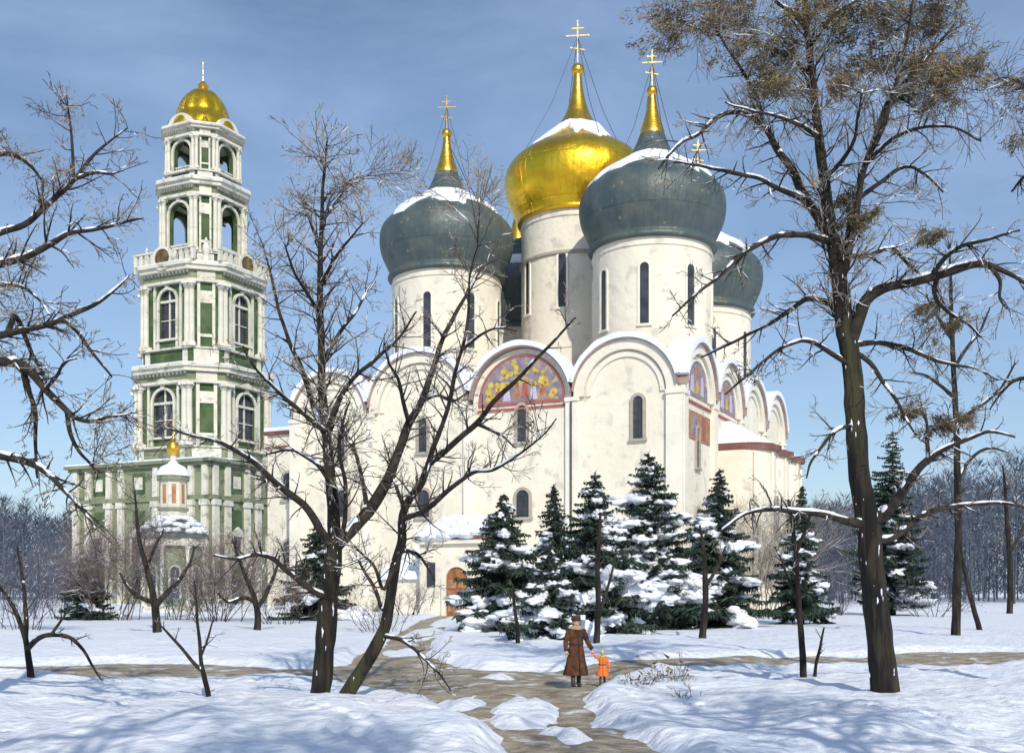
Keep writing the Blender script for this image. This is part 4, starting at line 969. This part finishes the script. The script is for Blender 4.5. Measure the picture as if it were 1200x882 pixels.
simple_tree(47, 942, 798, [([(943,806,6),(942,796,5.4),(940,760,4.8),(937,720,4.4),(935,680,4),(931,640,3.4),(928,610,2.6),(924,585,1.6)], 0), ([(936,700,2.8),(925,680,2.3),(915,655,1.6),(908,640,1)], .6), ([(932,650,2.6),(942,625,2.2),(950,600,1.4)], -.6)],
            'slim dark young tree just left of the thick trunk', per=2.6, L=.5)
simple_tree(53, 955, 797, [([(954,802,3),(955,795,2.8),(957,775,2.4),(962,755,2),(966,735,1.3)], 0)], 'short thin stick of a sapling beside the slim young tree', 'sapling', per=2, L=.25, maxl=2)
simple_tree(59, 1120, 748, [([(1120,756,8),(1120,746,7),(1121,700,6.2),(1123,640,5.6),(1122,560,4.8),(1120,480,4.2),(1117,420,3.6),(1115,370,3),(1114,330,2.2),(1113,285,1.2)], 0), ([(1121,560,3),(1140,535,2.5),(1160,525,2),(1182,530,1)], 1), ([(1119,470,3),(1100,450,2.5),(1085,440,2),(1065,435,1)], -1), ([(1117,430,3),(1135,405,2.4),(1150,385,2),(1160,360,1)], 1), ([(1116,400,3),(1098,370,2.3),(1085,345,1)], 1), ([(1120,500,3),(1145,478,2.6),(1172,455,2),(1190,425,1.2)], -1)],
            'tall slender tree with straight bare trunk right of the thick tree', per=2.0, L=.95, up=.15)
simple_tree(61, 1150, 740, [([(1152,746,4.5),(1148,738,4),(1141,712,3.6),(1134,685,3.2),(1128,655,2.6),(1124,630,1.6)], 0)], 'thin dead stem leaning against the tall slender tree', 'sapling', per=.6, L=.3, maxl=2)
simple_tree(67, 1182, 720, [([(1183,725,5),(1183,718,4.6),(1184,690,4),(1183,650,3.6),(1180,610,3),(1178,575,2.2),(1175,545,1.2)], 0), ([(1183,650,2.6),(1196,625,2),(1205,600,1.2)], 1)], 'distant dark tree near the right edge before the blue wood', per=1.4, L=1.6, up=.15)
simple_tree(71, 823, 751, [([(823,757,6),(823,750,5.4),(825,725,5),(827,700,4.4),(826,670,3.6),(824,640,2.6),(820,615,1.4)], 0), ([(826,690,3),(840,665,2.4),(850,640,1.4)], 1)], 'thin grey brown trunk before the spruce nearest the apse', per=2, L=.6)
simple_tree(73, 699, 756, [([(699,762,5.5),(699,754,5),(700,730,4.6),(701,700,4.2),(700,665,3.6),(702,630,2.6),(703,600,1.4)], 0), ([(700,720,3),(708,700,2.6),(716,675,2),(722,650,1.2)], .6)], 'thin dark trunk rising behind the orange coated child', per=2, L=.55)
simple_tree(79, 608, 756, [([(608,760,3.4),(607,754,3.2),(606,735,2.8),(603,710,2.2),(600,690,1.3)], 0)], 'short slim stem before the leftmost spruce of the row', 'sapling', per=2, L=.4, maxl=2)
simple_tree(83, 185, 742, [([(184,749,7),(184,740,6.4),(182,715,5.6),(178,690,4.6),(170,660,3.8),(163,630,3),(160,600,2),(158,575,1.2)], 0), ([(182,712,5),(195,695,4),(210,680,3),(222,660,2),(228,640,1.2)], .6), ([(181,705,4),(165,700,3.4),(150,688,2.6),(140,670,1.6)], -1), ([(172,665,3),(182,640,2.4),(192,620,1.4)], 1)], 'low brown tree before the little chapel, dividing near the ground', per=3, L=1.0, twig='twigred')
simple_tree(89, 302, 742, [([(301,748,6),(301,740,5.4),(302,722,4.8),(298,700,4),(290,680,3.2),(280,655,2.4),(272,630,1.3)], 0), ([(301,712,4),(312,695,3.2),(322,672,2.4),(328,650,1.4)], .6), ([(299,705,3.6),(285,700,3),(268,705,2.4),(255,695,1.4)], -.6)], 'small dark tree between chapel and forked tree', per=3.4, L=.8, twig='twigred')

# shrubs and thickets: each its own
def shrub(seed, px, py, w, h, n, label, twig='twigred', leaf=0, leafm='leaf', snow=.5):
    p = onground(px, py); t = Tree(seed); rng = t.rng; hh = h*p.y/F; ww = w*p.y/F
    for i in range(n):
        a = rng.uniform(0,2*PI); b = p+Vector((math.cos(a), math.sin(a), 0))*rng.uniform(0,ww*.35); b.z = -.2
        d = Vector((math.cos(a)*ww*.5, math.sin(a)*ww*.5, hh))*rng.uniform(.7,1.1)
        t.grow(b, d, d.length*.95, max(.012,.012*p.y/30), 1, 3, .15, .55 if p.y > 40 else .9, snow=snow)
    if p.y > 40:      # far shrubs carry thicker bunches
        for q in list(t.tips)[::3]: t.tuft(q, (.12,.12,.15), 3, .3, None, .02, mb=t.tw)
    if leaf:
        for q in rng.sample(t.tips, min(len(t.tips), leaf)): t.tuft(q, (.2,.2,.2), 9, .16, None, .06)
    t.tr, t.cr = t.cr, MB()
    e = t.finish('shrub', p, label, 'shrub', twig=twig, leaf=leafm, bark='bark2')
    for ch in e.children:
        if ch.name.startswith('trunk'): ch.name = 'stems'
    return e
SH = [(25,742,95,95,16,'violet grey thicket at the left edge behind the crooked tree','twigblue',0),
      (70,727,70,70,14,'low greyish thicket right of the left edge thicket','twigred',30),
      (135,728,90,110,22,'brownish bush left of the small chapel','twigred',50),
      (205,728,70,70,14,'tangled grey bush at the foot of the chapel','twigblue',20),
      (255,730,90,95,22,'dark reddish brush right of the chapel','twigred',40),
      (330,732,60,60,12,'leafless brush beside the dark spruce behind the forked tree','twigred',20),
      (448,742,60,45,10,'small bare bush by the path before the cathedral porch','twigred',0),
      (895,722,64,120,20,'pale tan bare bush filling the gap between two spruces by the apse','twigpale',0),
      (778,806,50,42,10,'knee high bare bush right of the walking child','twig',8),
      (748,812,26,34,7,'small twiggy weed clump close behind the child','twig',4),
      (808,822,30,28,7,'low twigs poking through the right snow bank','twig',0),
      (975,722,50,45,10,'low grey brush left of the thick trunk far behind','twigblue',0),
      (1095,724,60,40,10,'low brush right of the far spruce','twigblue',0),
      (480,722,60,40,8,'low brush under the lean-to hall of the porch','twigred',0),
      (700,728,50,55,9,'bare bush between the middle spruces','twig',0)]
for i, (px, py, w_, h_, n_, lab, tw, lf) in enumerate(SH): shrub(200+i, px, py, w_, h_, n_, lab, tw, lf)

# spruces
def spruce(seed, px, base_y, top_y, width, label, snow=1.0, d=None, light=False):
    d = d or F*CH/(base_y-HOR); p = at(px, 690, d); p.z = 0
    H = CH+(HOR-top_y)*d/F; Wd = width*d/F*.5; rng = random.Random(seed)
    tex = rng.uniform(.68,.98); drp = rng.uniform(.22,.48); lean = rng.uniform(0,2*PI)
    e = empty('spruce', p, rng.uniform(0,6), label=label, cat='spruce', group='snow laden spruces')
    tr = MB(); tr.tube([(0,0,-.3),(0,0,H*.5),(0,0,H*.98)], [H*.018,H*.012,.01], 8); nd = MB(); n2 = MB(); sn = MB()
    z = H*.10; lay = 0
    while z < H*.985:
        f = (z/H); rad = Wd*1.34*(1-f)**tex*(1.05 if f > .12 else .9)*rng.uniform(.80,1.12)+.06
        nb = max(4, int(5+rad*2.6)); a0 = rng.uniform(0,6)
        for k in range(nb):
            a = a0+2*PI*k/nb+rng.uniform(-.25,.25); r = rad*rng.uniform(.52,1.2)*(1+.13*math.cos(a-lean+f*3)); ca, sa = math.cos(a), math.sin(a)
            out = Vector((ca, sa, 0)); side = Vector((-sa, ca, 0)); zz = z+rng.uniform(-.12,.12)
            steps = max(3, int(r/.16)); pts = []; rng_b = rng.uniform(.6,1.6)
            for q in range(steps+1):
                u = q/steps; pts.append(out*(r*u)+Vector((0,0,zz-r*drp*rng_b*u+r*.20*u*u*u)))
            tr.tube(pts, [.03*(1-u/len(pts))+.008 for u in range(len(pts))], 3)
            for q in range(1, steps+1):
                u = q/steps; c = pts[q]; wd = r*.30*(1.15-u*.75)+.06
                for s in (-1, 1):
                    for w_ in range(4):
                        dv = side*s*rng.uniform(.4,1)*wd+out*rng.uniform(.1,.5)*wd+Vector((0,0,-rng.uniform(.1,.75)*wd))
                        b0 = c+Vector((rng.gauss(0,.03), rng.gauss(0,.03), rng.gauss(0,.03)))
                        up = Vector((rng.gauss(0,.3), rng.gauss(0,.3), 1)).normalized()
                        (nd if rng.random() < .7 else n2).blade(b0, dv, .15*rng.uniform(.6,1.3)*(.6+wd), dv.cross(up).normalized())
                if q > 0:
                    for w_ in range(3):
                        dv = Vector((rng.gauss(0,.1), rng.gauss(0,.1), -rng.uniform(.12,.34)))*(0.5+r*.35); nd.blade(c, dv, .11, Vector((rng.gauss(0,1),rng.gauss(0,1),0)).normalized())
            if rng.random() < .44*snow*(1.25-f*1.0) and f < .95 and r > .16:
                big = rng.uniform(.4,1.4)
                nbk = rng.choice((3,4,5))
                for w_ in range(nbk):
                    u = .34+.60*w_/max(1,nbk-1)*rng.uniform(.8,1.1); c = pts[min(steps, int(u*steps))]; q_ = r*.155*big*rng.uniform(.6,1.4)*(1.2-.4*u)+.03
                    sn.blob((c.x+rng.gauss(0,q_*.35), c.y+rng.gauss(0,q_*.35), c.z+.04+q_*.12+rng.gauss(0,.04)), q_*1.5, q_*.95, q_*.5+.012, rng, .62, 12, 8, a)
        z += max(.16, H*.036*(1.15-f*.6)*rng.uniform(.8,1.2)); lay += 1
    tip = MB()
    for k in range(26): nd.blade((0,0,H*(.93+.06*rng.random())), Vector((rng.gauss(0,.12), rng.gauss(0,.12), rng.uniform(.05,.35))), .05, Vector((1,0,0)))
    tr.build('trunk', 'bark', e, True); c1 = nd.build('crown', 'needle', e); n2.build('new_growth', 'needle2', c1); sn.build('snow', 'snowcap', e, True)
    return e
spruce(1, 590, 744, 577, 98, 'leftmost spruce of the row, close by the porch door', .9)
spruce(2, 649, 738, 566, 96, 'slender spruce second from the porch door', .7)
spruce(3, 697, 744, 552, 112, 'spruce straight behind the two walkers, thickly loaded with snow', 1.1)
spruce(4, 760, 738, 528, 128, 'tallest spruce of the row, under the right hand round gable', 1.1)
spruce(5, 843, 736, 548, 104, 'spruce before the cathedral corner near the apses', .75)
spruce(6, 940, 733, 568, 70, 'narrow spruce between the apses and the thick bare trunk', .6)
spruce(7, 1046, 722, 500, 78, 'tall spruce seen right behind the thick bare trunk', .6)
spruce(8, 372, 728, 608, 74, 'dark spruce half hidden behind the forked bare tree', .25)
spruce(9, 102, 728, 655, 56, 'little spruce at left before the tower base', .5)
spruce(10, 645, 752, 640, 88, 'short broad spruce capped with snow left of the woman', 1.3)

# far wood on both sides: one mass each
def wood(name, label, x0, x1, n, seed, dmin, dmax, top):
    rng = random.Random(seed); mb = MB()
    for i in range(n):
        px = rng.uniform(x0, x1); d = rng.uniform(dmin, dmax); H = (HOR-top(px))*d/F*rng.uniform(.72,1.05)+CH; b = at(px, 690, d); b.z = 0
        mb.tube([b+Vector((0,0,-.5)), b+Vector((rng.gauss(0,.4),0,H*.5)), b+Vector((rng.gauss(0,.9),0,H*.95))], [.17,.10,.03], 3)
        for k in range(330):
            f = rng.uniform(.02,1)**.8; rr = H*.24*math.sin(PI*min(1,.15+f*.85))**.7
            a = rng.uniform(0,2*PI); q = b+Vector((math.cos(a)*rr*rng.random(), math.sin(a)*rr*rng.random(), H*f*.95)); dv = Vector((math.cos(a)*.8, math.sin(a)*.8, rng.uniform(.2,1.5))).normalized()*rng.uniform(.9,2.8)*d/240
            mb.blade(q, dv, rng.uniform(.12,.34)*d/240, Vector((rng.gauss(0,1),rng.gauss(0,1),rng.gauss(0,.3))).normalized())
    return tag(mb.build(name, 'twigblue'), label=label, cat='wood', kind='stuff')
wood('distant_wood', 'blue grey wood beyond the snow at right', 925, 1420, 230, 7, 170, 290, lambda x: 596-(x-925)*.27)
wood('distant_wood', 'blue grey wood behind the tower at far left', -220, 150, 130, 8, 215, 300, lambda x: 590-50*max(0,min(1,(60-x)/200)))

# ------------------------------------------------------------------ walkers
def skin_body(name, joints, edges, parent, ma):
    me = bpy.data.meshes.new(name); me.from_pydata([j[:3] for j in joints], edges, []); o = bpy.data.objects.new(name, me); COL.objects.link(o); o.parent = parent
    sk = o.modifiers.new('skin', 'SKIN')
    for v, j in zip(me.skin_vertices[0].data, joints): v.radius = (j[3], j[3])
    me.skin_vertices[0].data[0].use_root = True
    sb = o.modifiers.new('sub', 'SUBSURF'); sb.levels = 2; sb.render_levels = 2
    bpy.context.view_layer.update(); dg = bpy.context.evaluated_depsgraph_get(); nm = bpy.data.meshes.new_from_object(o.evaluated_get(dg)); o.modifiers.clear(); o.data = nm
    nm.materials.clear(); nm.materials.append(ma if not isinstance(ma,str) else M[ma]); nm.shade_smooth(); return o
M['skin'] = mat('skin', (.52,.33,.25), (.58,.38,.28), 5, .6)
M['fur'] = mat('brown_fur', (.030,.012,.007), (.135,.050,.020), 6, .9, bump=.03, bscale=30)
M['furdark'] = mat('dark_cloth', (.02,.018,.02), (.045,.035,.035), 7, .9, bump=.01, bscale=30)
M['furpale'] = mat('pale_fur', (.36,.24,.12), (.50,.36,.20), 9, .95, bump=.02, bscale=40)
M['orange'] = mat('orange_cloth', (.75,.13,.015), (.85,.22,.03), 8, .8, bump=.01)
M['yellow'] = mat('knit_yellow', (.50,.48,.10), (.62,.56,.12), 14, .9, bump=.008)
M['hair'] = mat('hair', (.07,.04,.02), (.14,.08,.04), 20, .7)
M['boot'] = mat('boot', (.03,.022,.018), (.06,.045,.035), 6, .6)
def loft(mb, rings, n=24):
    """rings: (centre x, y, z, rx, ry)"""
    vs = []; fs = []
    for j, (cx, cy, cz, rx, ry) in enumerate(rings):
        for k in range(n):
            a = 2*PI*k/n; w_ = 1+(.075*math.sin(a*5+j*.5+math.sin(a*2)*1.3)+.035*math.sin(a*11+j))*(1.1-cz/1.5 if cz < 1.5 else 0)
            vs.append((cx+rx*w_*math.cos(a), cy+ry*w_*math.sin(a), cz))
    for j in range(len(rings)-1):
        for k in range(n): k2 = (k+1)%n; fs.append((j*n+k, j*n+k2, (j+1)*n+k2, (j+1)*n+k))
    fs += [tuple(range(n-1,-1,-1)), tuple((len(rings)-1)*n+k for k in range(n))]
    mb.add(vs, fs)
def hand(mb, c, s, side, curl=.5):
    """palm and five bent digits hanging down from c; side +-1 gives the thumb side"""
    c = Vector(c); mb.tube([c, c+Vector((0,-.005,-.035))*s, c+Vector((0,-.01,-.085))*s], [.022*s,.036*s,.034*s], 8)
    for i, L in enumerate((.062,.072,.068,.054)):
        b = c+Vector(((i-1.5)*.018*side,-.01,-.082))*s
        mb.tube([b, b+Vector((0,-.012,-L*.45))*s, b+Vector((0,-.012-.03*curl,-L*.8))*s, b+Vector((0,.0-.045*curl,-L))*s], [.0095*s,.009*s,.008*s,.006*s], 6)
    b = c+Vector((-.026*side,-.008,-.03))*s
    mb.tube([b, b+Vector((-.026*side,-.015,-.03))*s, b+Vector((-.028*side,-.028,-.062))*s], [.012*s,.010*s,.007*s], 6)
def head(mb, c, s):
    c = Vector(c); vs = []; fs = []; nu, nv = 20, 14
    for j in range(nv+1):
        ph = PI*j/nv
        for k in range(nu):
            th = 2*PI*k/nu; x = math.sin(ph)*math.cos(th); y = math.sin(ph)*math.sin(th); z = math.cos(ph)
            rx = .075; ry = .092; rz = .115
            jaw = 1-.22*max(0,-z)**1.2
            px_, py_, pz_ = x*rx*jaw, y*ry*jaw, z*rz
            if y < -.2:      # face side
                fx = abs(px_)
                if fx < .016 and -.035 < pz_ < .02: py_ -= .018*(1-fx/.016)*(1-(pz_+.035)/.06)   # nose
                if .015 < fx < .045 and 0 < pz_ < .03: py_ += .008                               # eye sockets
                if fx < .025 and -.07 < pz_ < -.055: py_ -= .004
            vs.append(c+Vector((px_, py_, pz_))*s)
    for j in range(nv):
        for k in range(nu): k2 = (k+1)%nu; fs.append((j*nu+k,(j+1)*nu+k,(j+1)*nu+k2,j*nu+k2))
    mb.add(vs, fs)
    for sd in (-1,1): mb.tube([c+Vector((sd*.074,0,.02))*s, c+Vector((sd*.082,.008,.0))*s, c+Vector((sd*.075,.0,-.025))*s], [.008*s,.012*s,.007*s], 6)
def eyes_mouth(c, s, parent):
    e = MB(); c = Vector(c)
    for sd in (-1,1): e.blob(c+Vector((sd*.03,-.083,.012))*s, .012*s,.007*s,.007*s, random.Random(1), 0)
    recalc(e.build('eyes', 'furdark', parent, True))
    l = MB(); l.blob(c+Vector((0,-.086,-.058))*s, .022*s,.007*s,.006*s, random.Random(1), 0); recalc(l.build('mouth', 'muralred', parent, True))
def person(name, px, py, s, rz, outfit, label):
    g = onground(px, py); g.z = height(g.x, g.y)-.055
    e = empty(name, g, rz, label=label, cat='person')
    e.scale = (s, s, s)
    # legs mid stride, arms as the pose asks (metres for a 1.70 m figure), facing -y
    aR, aL = outfit['arms']     # each: shoulder, elbow, wrist
    J = [(0,0,.93,.13),(0,-.01,1.12,.125),(0,-.01,1.30,.135),(0,0,1.42,.10),(0,-.005,1.50,.055),(0,-.01,1.58,.06),(0,-.01,1.66,.035),
         (-.09,0,.88,.10),(-.10,-.07,.50,.062),(-.10,-.10,.10,.04),(-.10,-.22,.04,.035),
         (.09,0,.88,.10),(.10,.02,.50,.062),(.10,.12,.11,.04),(.10,.01,.04,.035)]
    Ed = [(0,1),(1,2),(2,3),(3,4),(4,5),(5,6),(0,7),(7,8),(8,9),(9,10),(0,11),(11,12),(12,13),(13,14)]
    for arm in (aR, aL):
        b = len(J); J += [(*arm[0],.06),(*arm[1],.042),(*arm[2],.028)]; Ed += [(3,b),(b,b+1),(b+1,b+2)]
    body = skin_body('body', J, Ed, e, outfit.get('legs','furdark'))
    hd = MB(); head(hd, (0,-.01,1.59), 1.0); hd.tube([(0,0,1.42),(0,-.005,1.52)], [.055,.05], 10)
    hand(hd, aR[2], 1.0, -1); hand(hd, aL[2], 1.0, 1); h = hd.build('face_and_hands', 'skin', e, True); recalc(h); eyes_mouth((0,-.01,1.59), 1.0, h)
    hem = outfit['hem']; hem_ = hem; c = MB()
    rg = [(0,0,hem,outfit['w'],outfit['w']*.82),(0,0,hem+.02,outfit['w']*1.01,outfit['w']*.84)]
    for u in (.2,.4,.6,.8): z = hem+(1.02-hem)*u; rg.append((0,0,z,outfit['w']+(.175-outfit['w'])*u,outfit['w']*.82+(.14-outfit['w']*.82)*u))
    rg += [(0,0,1.06,.172,.135),(0,0,1.20,.19,.145),(0,0,1.33,.205,.14),(0,0,1.41,.185,.115),(0,0,1.455,.12,.09),(0,0,1.49,.075,.07)]
    loft(c, rg)
    for arm in (aR, aL):
        a0, a1, a2 = [Vector(q) for q in arm]; c.tube([a0.lerp(Vector((0,0,1.4)),.35), a0, a0.lerp(a1,.5), a1, a1.lerp(a2,.5), a2+(a1-a2)*.08], [.07,.078,.07,.062,.058,.056], 12)
    ct = recalc(c.build('coat', outfit['coat'], e, True))
    b = MB(); b.tube([(-.10,-.10,.36),(-.10,-.10,.12),(-.10,-.11,.05)], [.062,.055,.058], 12); b.blob((-.10,-.16,.045), .052,.13,.05, random.Random(2), .05, 12, 8)
    recalc(b.build('boot', 'boot', e, True))
    b = MB(); b.tube([(.10,.09,.36),(.10,.12,.14),(.10,.11,.06)], [.062,.055,.058], 12); b.blob((.10,.06,.05), .052,.13,.05, random.Random(3), .05, 12, 8)
    recalc(b.build('boot', 'boot', e, True))
    hr = MB(); hr.blob((0,.03,1.60), .088,.088,.115, random.Random(4), .05, 16, 10); recalc(hr.build('hair', 'hair', e, True))
    m = MB(); loft(m, [(0,0,1.05,.186,.150),(0,0,1.07,.192,.156),(0,0,1.09,.190,.152)]); recalc(m.build('belt', 'furdark' if outfit['hat'] == 'fur' else 'boot', e, True))
    m = MB(); m.tube([(.02,-.145,1.38),(.03,-.155,1.1),(.04,-outfit['w']*.86,hem_+.03)], .012, 6); recalc(m.build('coat_closure', 'furdark', e, True))
    if outfit['hat'] == 'fur':
        m = MB(); loft(m, [(0,.005,1.635,.105,.12),(0,.005,1.66,.118,.132),(0,.005,1.71,.118,.13),(0,.005,1.75,.10,.11),(0,.005,1.765,.05,.06)], 18); recalc(m.build('hat', 'fur', e, True))
        m = MB(); loft(m, [(0,-.01,1.42,.15,.125),(0,-.01,1.46,.15,.13),(0,-.005,1.50,.115,.105),(0,0,1.52,.09,.085)], 18); recalc(m.build('collar', 'furpale', e, True))
    else:
        m = MB(); loft(m, [(0,.005,1.63,.092,.108),(0,.005,1.66,.10,.115),(0,.005,1.72,.09,.10),(0,.005,1.78,.05,.055),(0,.005,1.80,.02,.02)], 18); m.blob((0,.005,1.83),.045,.045,.045,random.Random(5),.2); recalc(m.build('hat', 'yellow', e, True))
        m = MB(); loft(m, [(0,-.005,1.43,.12,.11),(0,-.005,1.48,.125,.115),(0,-.005,1.52,.10,.095)], 18); recalc(m.build('scarf', 'yellow', e, True))
    return e
# woman looks towards the viewer, her left hand holds the child's right
person('person', 675, 804, 1.0, R(12), dict(arms=(((-.18,0,1.38),(-.255,.04,1.10),(-.27,-.08,.90)), ((.19,0,1.38),(.30,.0,1.11),(.40,-.06,.92))), hem=.30, w=.30, coat='fur', hat='fur'),
       'adult in long brown fur coat and fur hat holding a child\'s hand')
person('person', 706, 803, .50, R(-6), dict(arms=(((-.19,0,1.38),(-.34,.0,1.46),(-.50,.0,1.68)), ((.19,0,1.38),(.30,.02,1.12),(.33,-.06,.88))), hem=.50, w=.32, coat='orange', hat='knit'),
       'child in bright orange coat and yellow knitted hat walking on the path')
